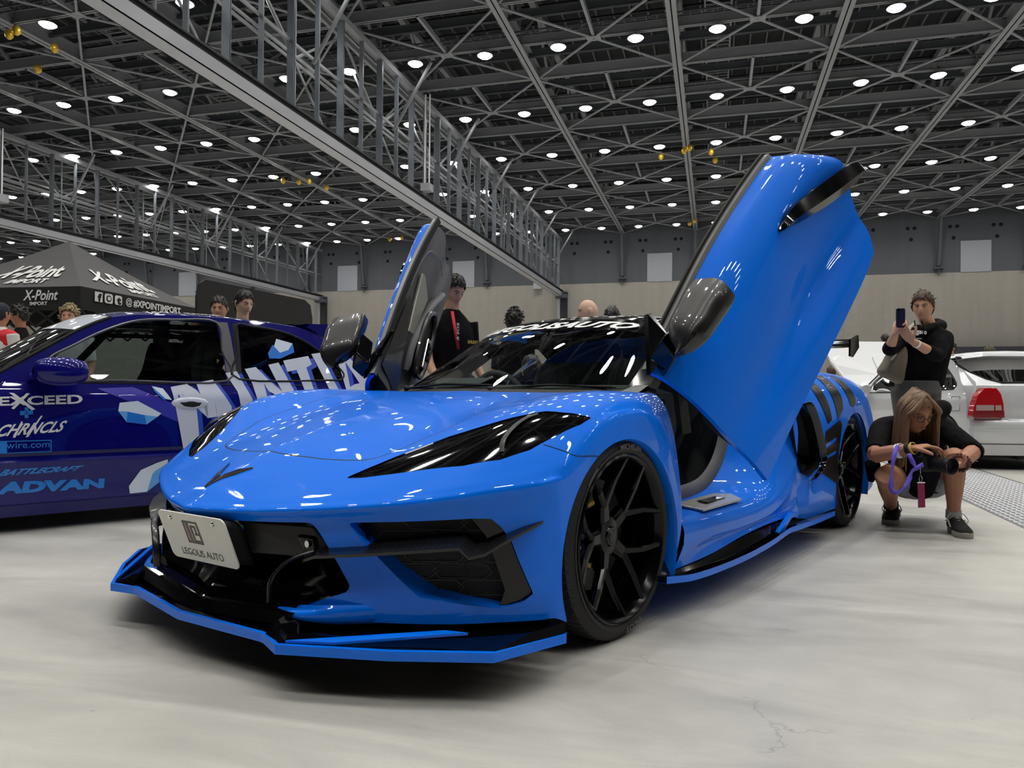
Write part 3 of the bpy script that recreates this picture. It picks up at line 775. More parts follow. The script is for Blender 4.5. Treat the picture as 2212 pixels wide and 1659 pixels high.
# ---------------------------------------------------------------- wheels
def wheel(c, R, W, rr, s, nm='wheel', ang0=-18, seen=True):
    cu, cv, cw = c
    wt = MB(); ax = (s, 0, 0)
    h = W/2
    prof = [(rr-.012, -W*.9), (rr+.006, -W), (R-.03, -W*.99), (R-.008, -W*.93), (R, -W*.80), (R, -W*.20), (R-.006, -.075*W), (R-.022, -.012), (R-.035, -.004), (rr+.022, .0), (rr+.006, -.006), (rr-.004, -.014), (rr-.008, -.03)]
    wt.lathe(prof, (cu, cv, cw), ax, 96)
    w_ = wt.build('wheel_tyre', M_rubber, car, smooth=40, recalc=False)
    w_.name = 'wheel'
    gr = MB()
    for k in range(72):
        a = 2*PI*k/72
        def pp(r, d, a_): return (cu+s*d, cv+math.sin(a_)*r, cw+math.cos(a_)*r)
        if seen: gr.add([pp(R+.0008, -.09*W, a), pp(R+.0008, -.34*W, a+.035), pp(R+.0008, -.34*W, a+.043), pp(R+.0008, -.09*W, a+.012), pp(R-.012, -.045*W, a), pp(R-.012, -.045*W, a+.010)], [(0, 1, 2, 3), (0, 3, 5, 4)])
    for d in (-.36, -.52, -.68):
        gr.lathe([(R+.0008, d*W), (R+.0008, d*W-.012)], (cu, cv, cw), ax, 96)
    gr.build('tread_groove', M_mblack, w_, smooth=0)
    # barrel
    rb = MB().lathe([(rr+.004, -.004), (rr-.002, .0), (rr-.012, -.006), (rr-.02, -.03), (rr-.03, -.09), (rr-.045, -.16), (rr-.03, -W*.9), (rr-.02, -W)], (cu, cv, cw), ax, 72)
    rb.build('rim_barrel', M_rim, w_, smooth=50)
    # five Y spokes, concave
    for j in range(5):
        a = math.radians(ang0+72*j); sp = MB()
        def P_(r, an, d): return V(cu+s*d, cv+math.sin(an)*r*1.0, cw+math.cos(an)*r)
        def seg(r0, a0, d0, w0, r1, a1, d1, w1, th=.03):
            p0, p1 = P_(r0, a0, d0), P_(r1, a1, d1); t = unit(p1-p0); sx = unit(np.cross(t, V(s, 0, 0))); b0 = V(-s*th, 0, 0)
            e = V(-s*.008, 0, 0)
            vs = [p0-sx*w0/2+e, p0-sx*w0*.28, p0+sx*w0*.28, p0+sx*w0/2+e, p0+sx*w0/2+b0, p0-sx*w0/2+b0, p1-sx*w1/2+e, p1-sx*w1*.28, p1+sx*w1*.28, p1+sx*w1/2+e, p1+sx*w1/2+b0, p1-sx*w1/2+b0]
            sp.add(vs, [(i, (i+1) % 6, 6+(i+1) % 6, 6+i) for i in range(6)]+[tuple(range(6))[::-1], tuple(range(6, 12))])
        seg(.035, a, -.062, .060, rr*.44, a, -.052, .046, .035)
        for q in (-1, 1):
            seg(rr*.40, a+q*.02, -.053, .030, rr*.70, a+q*.26, -.030, .026); seg(rr*.69, a+q*.255, -.0305, .026, rr-.010, a+q*.40, -.006, .018, .022)
        sp.build('spoke', M_rim, w_, smooth=30, recalc=True)
    MB().lathe([(0, -.05), (.030, -.05), (.034, -.056), (.058, -.060), (.066, -.075), (.066, -.12)], (cu, cv, cw), ax, 40).build('hub', M_rim, w_)
    if seen:
        lug = MB()
        for j in range(5):
            a = math.radians(ang0+36+72*j); lug.lathe([(0, -.064), (.010, -.064), (.010, -.09)], (cu, cv+math.sin(a)*.054, cw+math.cos(a)*.054), ax, 6)
        lug.build('lug_nut', M_gblack, w_, smooth=0)
        cp = MB().lathe([(0, -.046), (.020, -.047), (.024, -.052)], (cu, cv, cw), ax, 20).build('center_cap', M_satin, w_)
    # brake disc, gold hat, caliper
    MB().lathe([(.095, -.125), (.185, -.125), (.185, -.15), (.095, -.15)], (cu, cv, cw), ax, 60).build('brake_disc', mat('disc_steel', (72, 72, 74), .35, metal=.8), w_)
    gh = MB()
    for j in range(10):
        a = 2*PI*j/10+.2
        gh.lathe([(.098, -.118), (.112, -.118), (.118, -.126), (.104, -.126)], (cu, cv, cw), ax, 6, a0=a-.2, a1=a+.2)
    gh.build('disc_hat', mat('anodised_gold', (196, 162, 70), .35, metal=.7), w_)
    ca = MB()
    for d0, d1 in ((-.095, -.12), (-.12, -.17)):
        ca.lathe([(.112, d0), (.112, d1), (.205, d1), (.205, d0), (.112, d0)], (cu, cv, cw), ax, 14, a0=(PI*.5-.62) if s > 0 else (PI*1.5-.62)+0, a1=(PI*.5+.62) if s > 0 else (PI*1.5+.62))
    # place caliper on the front side of the hub
    cal = ca.build('brake_caliper', mat('caliper_blue', (16, 60, 176), .25, coat=1), w_, smooth=30)
    # lettering on the side wall
    def ringtext(txt, rad, ac, size, wdt, flip=False):
        tv, tf = textmesh(txt, size, bold=.0006, width=wdt, height=size); out = []
        for x, y in tv:
            if s < 0: x = -x
            if flip: an = ac-x/rad; r_ = rad-y
            else: an = ac+x/rad; r_ = rad+y
            out.append((cu+s*.0012, cv+math.sin(an)*r_, cw+math.cos(an)*r_))
        MB().add(out, tf).build('tyre_lettering', M_tyretxt, w_, smooth=0)
    if seen:
        ringtext('MICHELIN', (R+rr)/2-.002, .10, .018, .135); ringtext('PILOT', (R+rr)/2-.002, PI-.18, .018, .10); ringtext('245/30ZR20', (R+rr)/2-.004, -.75, .007, .07)
    return w_
wheel((.95, 0, .328), .330, .25, .272, 1)
wheel((-.95, 0, .328), .330, .25, .272, -1, seen=False)
wheel((.965, 2.722, .343), .345, .31, .285, 1, ang0=10)
wheel((-.965, 2.722, .343), .345, .31, .285, -1, seen=False)
# ---------------------------------------------------------------- rear body
def rear_rows():
    T = []
    #  v,   roof/deck line ......, haunch, side ... bottom
    T.append((1.70, [(0, 1.155), (.30, 1.145), (.50, 1.09), (.64, .97), (.76, .915), (.86, .885), (.925, .80), (.955, .68), (.96, .52), (.955, .36), (.965, .26), (.955, .155)]))
    T.append((1.95, [(0, 1.12), (.30, 1.11), (.50, 1.045), (.64, .955), (.78, .925), (.88, .888), (.95, .80), (.982, .68), (.985, .52), (.975, .36), (.98, .25), (.97, .155)]))
    T.append((2.30, [(0, 1.06), (.30, 1.05), (.50, .99), (.64, .945), (.80, .935), (.90, .895), (.965, .81), (.995, .70), (.998, .54), (.99, .36), (.985, .25), (.975, .155)]))
    T.append((2.72, [(0, .99), (.30, .985), (.50, .955), (.64, .94), (.80, .940), (.90, .905), (.965, .83), (.995, .73), (1.0, .56), (.995, .38), (.985, .25), (.975, .16)]))
    T.append((3.10, [(0, .955), (.30, .953), (.50, .945), (.64, .94), (.78, .93), (.87, .895), (.935, .82), (.97, .72), (.985, .56), (.985, .40), (.98, .27), (.97, .17)]))
    T.append((3.40, [(0, .95), (.30, .948), (.50, .942), (.62, .935), (.74, .915), (.82, .885), (.885, .81), (.925, .71), (.95, .56), (.955, .41), (.95, .29), (.94, .20)]))
    T.append((3.56, [(0, .93), (.30, .928), (.50, .92), (.60, .905), (.70, .885), (.77, .85), (.82, .78), (.85, .69), (.87, .56), (.875, .42), (.87, .31), (.86, .22)]))
    T.append((3.58, [(0, .70), (.20, .70), (.35, .70), (.45, .70), (.55, .70), (.60, .68), (.65, .64), (.68, .60), (.70, .52), (.70, .42), (.69, .32), (.68, .25)]))
    return np.array([[(u, v, w_) for u, w_ in L] for v, L in T])
RS = patch(rear_rows(), 8, 6)
INT = [(1.70, .76), (1.80, .745), (1.92, .66), (2.03, .52), (2.05, .46), (1.99, .41), (1.86, .375), (1.76, .40), (1.66, .50), (1.60, .64), (1.62, .74)]
DAB = [[(1.98, .93), (2.10, .93), (2.16, .80), (2.19, .66), (2.12, .64), (2.03, .78)], [(2.24, .95), (2.40, .95), (2.44, .80), (2.42, .72), (2.30, .66), (2.27, .80)]]
rb, vin = MB(), {}
for mir in (False, True):
    V_, wh, pos = cut_grid(RS, lambda P: np.where(P[:, 0] > .6, np.hypot(P[:, 1]-2.70, P[:, 2]-.31)-.385, .5))
    V_, it, pos = cut_faces(V_, pos, lambda P: np.where(P[:, 0] > .85, polydist(P[:, [1, 2]], INT), .5))
    V_, bk, pos = cut_faces(V_, pos, lambda P: np.where((P[:, 1] < 1.72), 1.0, 1.0)+0*P[:, 0])
    half_faces_to(rb, V_, pos, mir)
rb.build('rear_body_shell', M_blue, car, weld=True, smooth=50)
for s in (1, -1):
    pts = [(v, w_) for v, w_ in INT]
    ring = [V(.975*s, v, w_) for v, w_ in pts]+[V(.975*s, *pts[0])]
    G = [[p, p*V(.93, 1, 1)+V(0, .05, 0), V(.78*s, p[1]*.5+.95, p[2]*.55+.26), V(.62*s, 2.0, .52)] for p in ring]
    MB().grid(G, flip=s < 0).build('side_intake', M_mblack, car)
    # gloss blade along the intake's rear edge
    bl = [(1.74, .765), (1.83, .75), (1.935, .67), (2.045, .53), (2.068, .46), (2.0, .40), (1.87, .365)]
    G = [[V(.978*s, v-.03, w_-.012), V(1.006*s, v, w_), V(.985*s, v+.03, w_+.01)] for v, w_ in bl]
    MB().grid(patch(G, 5, 2), flip=s < 0).build('intake_blade', M_gblack, car)
    # flat black graphics on the haunch, a touch above the paint
    def skinr(v, w_):
        P = RS.reshape(-1, 3); P = P[P[:, 0] > .62]; d = (P[:, 1]-v)**2+(P[:, 2]-w_)**2; k = np.argsort(d)[:5]; ww = 1/(d[k]+1e-6); return float((P[k, 0]*ww).sum()/ww.sum())
    g = MB()
    for poly in (DAB[0], DAB[1], [(2.08, .60), (2.34, .66), (2.38, .63), (2.33, .50), (2.31, .30), (2.04, .38), (2.02, .44), (2.28, .47), (2.28, .49), (2.07, .46), (2.07, .50), (2.28, .545), (2.28, .565), (2.08, .53)], [(2.50, .95), (2.66, .94), (2.72, .84), (2.74, .76), (2.66, .73), (2.58, .74), (2.55, .84)]):
        v2, f2 = np.array(poly), [tuple(range(len(poly)))]
        bmx = bmesh.new(); vv = [bmx.verts.new((a, b, 0)) for a, b in poly]; bmx.faces.new(vv); bmesh.ops.triangulate(bmx, faces=bmx.faces[:]); v2 = np.array([v.co[:2] for v in bmx.verts]); f2 = [tuple(v.index for v in f.verts) for f in bmx.faces]; bmx.free()
        v2, f2 = subdiv2d(v2, f2, .03)
        g.add([((skinr(a, b)+.003)*s, a, b+.002) for a, b in v2], f2 if s > 0 else [f[::-1] for f in f2])
    g.build('side_graphic', M_blackvinyl, car, smooth=60)
    a0 = np.linspace(-1.97, 1.97, 41)
    G = [[(.985*s, 2.70+.385*math.sin(a), .31+.385*math.cos(a)), (.975*s, 2.70+.378*math.sin(a), .31+.378*math.cos(a)), (.93*s, 2.70+.378*math.sin(a), .31+.378*math.cos(a))] for a in a0]
    G2 = [[(.93*s, 2.70+.385*math.sin(a), .31+.385*math.cos(a)), (.55*s, 2.70+.385*math.sin(a), .31+.385*math.cos(a))] for a in a0]
    MB().grid(G, flip=s < 0).build('arch_lip', M_blue, car); MB().grid(G2, flip=s < 0).add([(.55*s, 2.2, .1), (.55*s, 3.15, .1), (.55*s, 3.15, .8), (.55*s, 2.2, .8)], [(0, 1, 2, 3)]).build('wheel_well', M_mblack, car)
    # rear corner fin
    MB().prism([(.955*s, 3.0, .52), (.99*s, 3.12, .50), (1.0*s, 3.18, .42), (.96*s, 3.05, .38)], (-.04*s, .05, 0)).build('rear_fin', M_blue, car, smooth=0, recalc=True)
    # wing end plate
    MB().prism([(.86*s, 3.14, 1.175), (.86*s, 3.34, 1.215), (.86*s, 3.36, 1.13), (.86*s, 3.20, 1.055), (.86*s, 3.13, 1.06)], (-.012*s, 0, 0)).build('wing_end_plate', M_gblack, car, smooth=0, recalc=True)
    MB().prism([(.60*s, 3.20, .93), (.60*s, 3.36, .93), (.60*s, 3.32, 1.13), (.60*s, 3.22, 1.13)], (-.02*s, 0, 0)).build('wing_support', M_gblack, car, smooth=0, recalc=True)
G = [[(u, 3.16, 1.12), (u, 3.20, 1.145), (u, 3.28, 1.16), (u, 3.36, 1.19), (u, 3.28, 1.145), (u, 3.20, 1.12), (u, 3.16, 1.12)] for u in np.linspace(-.86, .86, 9)]
MB().grid(G).build('rear_wing', M_gblack, car, smooth=50)
MB().prism([(0.30, 2.35, .97), (.62, 2.35, .955), (.60, 3.1, .955), (.30, 3.1, .965)], (0, 0, .012)).prism([(-.30, 2.35, .97), (-.30, 3.1, .965), (-.60, 3.1, .955), (-.62, 2.35, .955)], (0, 0, .012)).build('engine_vent', M_mblack, car, smooth=0, recalc=True)
# underbody
MB().box(-.78, .78, -.62, 3.3, .125, .14).box(-.56, .56, -.7, 3.3, .14, .30).build('underbody', M_mblack, car, smooth=0)
# ---------------------------------------------------------------- greenhouse
WS = [[(0, .27, .800), (.22, .285, .799), (.45, .36, .798), (.60, .48, .798), (.685, .62, .80)],
      [(0, .52, .935), (.22, .53, .933), (.44, .59, .926), (.575, .69, .915), (.65, .80, .90)],
      [(0, .76, 1.060), (.21, .77, 1.058), (.42, .81, 1.047), (.54, .88, 1.026), (.60, .96, 1.0)],
      [(0, 1.00, 1.168), (.20, 1.005, 1.165), (.38, 1.03, 1.153), (.49, 1.07, 1.132), (.545, 1.11, 1.108)]]
WSD = patch(WS, 10, 6)
def mirx(G): return np.concatenate([(np.asarray(G)*[-1, 1, 1])[:, ::-1], np.asarray(G)[:, 1:]], 1)
gl = MB().grid(mirx(WSD[:, :21])).build('windshield', M_glass, car, smooth=60)
for s in (1, -1):
    fr = MB()
    A = WSD[:, 20:]*[s, 1, 1]; fr.grid(A, flip=s < 0); fr.grid(A-V(0, 0, .03), flip=s > 0)
    last = WSD[:, -1]*[s, 1, 1]; fr.grid([[p, p+V(.01*s, .01, -.045), p+V(-.05*s, .04, -.06)] for p in last], flip=s < 0)
    fr.build('windshield_pillar', M_gblack, car, smooth=50)
MB().grid(mirx(WSD[24:]+V(0, 0, .002))).build('windshield_shade_band', M_gblack, car, smooth=60)
MB().grid(mirx(np.array([[r[0]+V(0, -.012, .002) for r in [[V(*p)] for p in WSD[0]]], [r[0]+V(0, .05, .022) for r in [[V(*p)] for p in WSD[0]]]]))).build('cowl_trim', M_mblack, car, smooth=60)
RF = [[(0, 1.00, 1.168), (.20, 1.005, 1.165), (.38, 1.03, 1.153), (.49, 1.07, 1.132), (.545, 1.11, 1.108)],
      [(0, 1.15, 1.200), (.20, 1.16, 1.197), (.38, 1.17, 1.184), (.50, 1.19, 1.160), (.56, 1.20, 1.13)],
      [(0, 1.35, 1.213), (.20, 1.35, 1.210), (.38, 1.35, 1.196), (.50, 1.35, 1.168), (.57, 1.35, 1.14)],
      [(0, 1.55, 1.198), (.20, 1.55, 1.195), (.38, 1.55, 1.180), (.50, 1.55, 1.150), (.58, 1.55, 1.115)],
      [(0, 1.72, 1.160), (.20, 1.72, 1.157), (.38, 1.72, 1.138), (.50, 1.72, 1.095), (.60, 1.72, 1.04)]]
RFD = mirx(patch(RF, 6, 5)); MB().grid(RFD).grid(RFD-V(0, 0, .035), flip=True).build('roof_panel', M_gblack, car, smooth=60)
# banner lettering along the top of the glass
tv, tf = textmesh('LEGOLISAUTO', .1, bold=.004, shear=.45, spacing=1.0, width=.92, height=.036)
tv, tf = subdiv2d(tv, tf, .04)
def wsp(u, t):
    "point of the glass at lateral u and row t (0..30)"
    i = int(max(0, min(29, t))); f = t-i; R0 = WSD[i]*(1-f)+WSD[i+1]*f
    return V(u, np.interp(abs(u), R0[:, 0], R0[:, 1]), np.interp(abs(u), R0[:, 0], R0[:, 2]))
MB().add([wsp(x, 26.2+y*95)+V(0, -.006, .008) for x, y in tv], tf).build('windshield_lettering', M_white, gl, smooth=0)
# wipers
for a, b in (((-.42, .32, .815), (.10, .33, .83)), ((.12, .30, .812), (.60, .50, .825))):
    m = MB(); m.tube([a, V(*a)*.5+V(*b)*.5+V(0, -.01, .014), b], .006, 6); m.tube([V(*a)+V(.04, .0, .0), V(*b)+V(0, .03, .0)], .004, 5); m.ball(a, .014, 8, 6); m.build('wiper', M_mblack, car)
# ---------------------------------------------------------------- cabin
MB().grid([[(u, .40+.12*u*u*2, .797), (u, .62, .835), (u, .84, .80), (u, .88, .66), (u, .80, .45)] for u in np.linspace(-.70, .70, 15)]).build('dashboard', M_leather, car, smooth=50)
MB().grid([[(u, .60, .842), (u, .70, .872), (u, .80, .850), (u, .82, .80)] for u in np.linspace(-.56, -.20, 7)]).build('instrument_hood', M_leather, car, smooth=60)
MB().box(-.72, .72, .45, 1.60, .20, .23).build('cabin_floor', mat('carpet_black', (16, 16, 17), .9, bump=.5, bscale=300), car, smooth=0)
MB().prism([(-.70, 1.60, .2), (.70, 1.60, .2), (.66, 1.70, .985), (-.66, 1.70, .985)], (0, .05, 0)).build('rear_bulkhead', M_leather, car, smooth=0, recalc=True)
MB().prism([(-.11, .80, .23), (.11, .80, .23), (.11, 1.58, .23), (-.11, 1.58, .23)], (0, 0, .30)).prism([(-.13, .62, .40), (.13, .62, .40), (.12, .98, .56), (-.12, .98, .56)], (0, 0, .05)).build('center_console', M_leather, car, smooth=0, bevel=.015, recalc=True)
st = MB(); cst = V(-.37, .98, .74); ax = unit((0, .93, .36)); xx = V(1, 0, 0); yy = np.cross(ax, xx)
st.tube([cst+.175*(xx*math.cos(a)+yy*math.sin(a)) for a in np.linspace(0, 2*PI, 40, endpoint=False)], .016, 10, closed=True)
st.tube([cst+xx*.16, cst+ax*-.02, cst-xx*.16], .014, 8); st.tube([cst, cst+yy*-.16], .016, 8); st.tube([cst, cst-ax*.18], .03, 10)
st.build('steering_wheel', M_leather, car)
MB().prism([(-.145, .885, 1.02), (.115, .885, 1.02), (.125, .885, 1.085), (-.13, .885, 1.09)], (0, .035, 0)).tube([(0, .90, 1.08), (0, .90, 1.12)], .012, 8).build('rear_view_mirror', M_mblack, car, smooth=0, bevel=.012, recalc=True)
for s in (1, -1):
    c = .30*s if s > 0 else -.37; dv_ = -.26 if s > 0 else 0
    seat = thing('seat_tmp', '', '', (0, 0, 0)); 
    del seat['label']; del seat['category']; seat.name = 'seat'; seat.parent = car; seat.location = (0, dv_, 0)
    def prof(z, wd, dp, y, bol):
        xs = [-1, -.86, -.6, -.3, 0, .3, .6, .86, 1]; b = [.0, bol*.9, bol, .0, -.005, 0, bol, bol*.9, 0]
        fr_ = [(c+x*wd, y-bb, z) for x, bb in zip(xs, b)]
        return fr_+[(c+wd*.95, y+dp, z), (c+wd*.5, y+dp*1.15, z), (c-wd*.5, y+dp*1.15, z), (c-wd*.95, y+dp, z)]
    rings = [prof(.30, .23, .12, 1.26, .10), prof(.42, .245, .12, 1.29, .10), prof(.56, .25, .11, 1.34, .08), prof(.70, .24, .09, 1.39, .05), prof(.78, .18, .08, 1.42, .02)]
    R_ = catmull([np.array(r).ravel() for r in rings], 4).reshape(-1, 13, 3)
    mb = MB(); mb.grid(np.concatenate([R_, R_[:, :1]], 1)); mb.add(R_[-1], [tuple(range(13))[::-1]]); mb.build('backrest', M_leather, seat, smooth=50)
    hr = MB(); rings = [[(c+x*a, y0+yy_, z) for x, yy_ in ((-1, 0), (-.8, -.025), (0, -.035), (.8, -.025), (1, 0), (.8, .05), (0, .06), (-.8, .05))] for z, a, y0 in ((.775, .115, 1.43), (.83, .128, 1.44), (.90, .122, 1.445), (.955, .09, 1.45), (.975, .05, 1.452))]
    R_ = catmull([np.array(r).ravel() for r in rings], 4).reshape(-1, 8, 3); R_ = np.array([catmull(r, 3, closed=True) for r in R_])
    hr.grid(np.concatenate([R_, R_[:, :1]], 1)); hr.add(R_[-1], [tuple(range(R_.shape[1]))[::-1]]); hr.build('headrest', M_leather, seat, smooth=60)
    st_ = MB()
    for q in (-.07, .07): st_.tube([(c+q, 1.40, .80), (c+q*.95, 1.405, .9), (c+q*.7, 1.42, .955)], .0022, 5)
    st_.build('stitching', M_leather2, seat)
    cu_ = MB().grid(patch([[(c-.25, y, z1), (c-.19, y, z1+.05), (c-.1, y, z1+.01), (c, y, z1), (c+.1, y, z1+.01), (c+.19, y, z1+.05), (c+.25, y, z1)] for y, z1 in ((.80, .33), (.84, .40), (1.0, .39), (1.2, .36), (1.32, .33))], 3, 3))
    cu_.box(c-.24, c+.24, .82, 1.3, .23, .34); cu_.build('cushion', M_leather, seat, smooth=50)
    MB().bar((c+.14, 1.45, .90), (c+.20*1.2, 1.33, .60), .045, .004, (0, -1, 0)).build('seat_belt', mat('belt_grey', (84, 84, 86), .7), car)
# ---------------------------------------------------------------- sills and jambs of the open doorways
SP = [  # outer edge, outer shoulder, inner shoulder, inner edge along the aperture
 [(.965, .40, .250), (.955, .42, .30), (.925, .42, .335), (.84, .42, .345), (.745, .42, .345)],
 [(.968, .70, .245), (.958, .70, .295), (.925, .70, .330), (.84, .70, .342), (.745, .70, .345)],
 [(.970, 1.05, .240), (.960, 1.05, .29), (.925, 1.04, .330), (.84, 1.00, .345), (.745, .98, .350)],
 [(.972, 1.35, .260), (.960, 1.32, .31), (.920, 1.27, .350), (.83, 1.20, .375), (.745, 1.15, .385)],
 [(.972, 1.58, .340), (.958, 1.53, .38), (.915, 1.43, .430), (.83, 1.34, .460), (.745, 1.29, .480)],
 [(.965, 1.69, .500), (.950, 1.63, .53), (.900, 1.53, .570), (.81, 1.43, .600), (.740, 1.38, .620)],
 [(.950, 1.72, .680), (.930, 1.66, .70), (.870, 1.56, .730), (.78, 1.47, .750), (.715, 1.43, .770)],
 [(.860, 1.68, .880), (.840, 1.63, .88), (.780, 1.56, .890), (.71, 1.50, .900), (.660, 1.46, .910)],
 [(.640, 1.66, 1.00), (.620, 1.62, 1.0), (.600, 1.57, 1.01), (.58, 1.53, 1.01), (.560, 1.50, 1.01)]]
for s in (1, -1):
    D = patch(SP, 7, 6)*[s, 1, 1]; MB().grid(D, flip=s > 0).build('door_sill', M_blue, car, smooth=60)
    inner = D[:, -1]
    c = V(.70*s, .95, .72)
    G = [[p, p+V(-.004*s, 0, 0)+(c-p)*V(.0, .10, .10), p+V(-.03*s, 0, 0)+(c-p)*V(.0, .14, .14)] for p in inner]
    MB().grid(G, flip=s > 0).build('sill_trim', M_leather2, car, smooth=60)
    # outer rocker below the opening and up to the rear wheel
    RK = [[(.955, .335, .165), (.962, .36, .20), (.966, .40, .250)], [(.972, .62, .178), (.958, .64, .215), (.968, .70, .245)], [(.968, .95, .198), (.955, .98, .222), (.970, 1.05, .240)], [(.968, 1.25, .208), (.955, 1.28, .232), (.972, 1.35, .260)], [(.970, 1.52, .205), (.958, 1.54, .25), (.972, 1.58, .340)], [(.968, 1.70, .185), (.962, 1.70, .30), (.965, 1.69, .500)]]
    MB().grid(patch(RK, 6, 6)*[s, 1, 1], flip=s > 0).build('side_rocker', M_blue, car, smooth=60)
    sp = MB().prism([(.815*s, .62, .350), (.935*s, .64, .336), (.935*s, 1.04, .336), (.875*s, 1.06, .352), (.815*s, 1.02, .352)], (0, 0, .009)).build('sill_plate', M_alu, car, smooth=0, bevel=.003, recalc=True)
    MB().prism([(.860*s, .74, .3585), (.90*s, .75, .3565), (.90*s, .94, .3565), (.860*s, .92, .3585)], (0, 0, .003)).build('sill_window', M_gblack, sp, smooth=0, recalc=True)
    # black aero blade with blue edge
    bl = [(.985, .225), (1.012, .42), (1.022, .80), (1.022, 1.15), (1.015, 1.42), (1.02, 1.55), (1.015, 1.85), (1.0, 2.25)]
    zz = [.155, .138, .132, .142, .160, .160, .150, .140]
    bl = catmull([(u, v, z) for (u, v), z in zip(bl, zz)], 4)*[s, 1, 1]
    MB().grid([[p-V(0, 0, .013), p+V(0, 0, .012)] for p in bl], flip=s < 0).grid([[p-V(0, 0, .013), p-V(.3*s, 0, .013)] for p in bl], flip=s > 0).build('skirt_blue_edge', M_blue, car, smooth=30)
    MB().grid([[p+V(0, 0, .012), p+V(-.05*s, 0, .008), p+V(-.10*s, 0, .075)] for p in bl], flip=s < 0).build('skirt_blade', M_gblack, car, smooth=40)
    MB().prism([(1.0*s, 1.33, .165), (1.005*s, 1.50, .235), (1.0*s, 1.62, .225), (1.0*s, 1.60, .205), (1.002*s, 1.50, .21), (1.0*s, 1.40, .165)], (-.02*s, 0, 0)).build('skirt_fin', M_blue, car, smooth=0, recalc=True)
    MB().prism([(.95*s, .41, .20), (.88*s, .41, .78), (.55*s, .43, .78), (.55*s, .43, .20)], (0, .01, 0)).build('hinge_pillar', M_mblack, car, smooth=0, recalc=True)
# ---------------------------------------------------------------- doors, swung up
HG = V(.86, .45, .62)
def drot(a, b, c):
    ca, sa, cb, sb, cc, s_ = math.cos(a), math.sin(a), math.cos(b), math.sin(b), math.cos(c), math.sin(c)
    return np.array([[cc, -s_, 0], [s_, cc, 0], [0, 0, 1]])@np.array([[cb, 0, sb], [0, 1, 0], [-sb, 0, cb]])@np.array([[1, 0, 0], [0, ca, -sa], [0, sa, ca]])
DN = (drot(.836, -.06, -.33), V(.115, 0, .178)); DF = (drot(.834, .005, -.42), V(-.112, .06, .18))
DG = [  # rows along v; columns belt -> sill
 [(.865, .360, .835), (.912, .362, .78), (.945, .368, .68), (.955, .375, .56), (.950, .385, .42), (.958, .392, .30), (.950, .397, .187)],
 [(.862, .65, .872), (.925, .65, .81), (.958, .66, .70), (.955, .66, .56), (.935, .67, .42), (.955, .68, .30), (.950, .68, .205)],
 [(.855, .95, .900), (.925, .95, .84), (.962, .96, .73), (.950, .96, .57), (.918, .97, .42), (.955, .98, .31), (.955, .98, .215)],
 [(.845, 1.25, .905), (.915, 1.26, .86), (.962, 1.28, .76), (.935, 1.28, .59), (.895, 1.28, .43), (.955, 1.28, .32), (.960, 1.27, .228)],
 [(.832, 1.50, .895), (.905, 1.55, .865), (.958, 1.60, .765), (.935, 1.59, .60), (.915, 1.56, .44), (.955, 1.53, .33), (.965, 1.50, .245)],
 [(.828, 1.575, .888), (.905, 1.665, .80), (.955, 1.765, .67), (.945, 1.745, .56), (.935, 1.705, .43), (.955, 1.675, .34), (.962, 1.625, .262)]]
DGD = patch(DG, 8, 5)
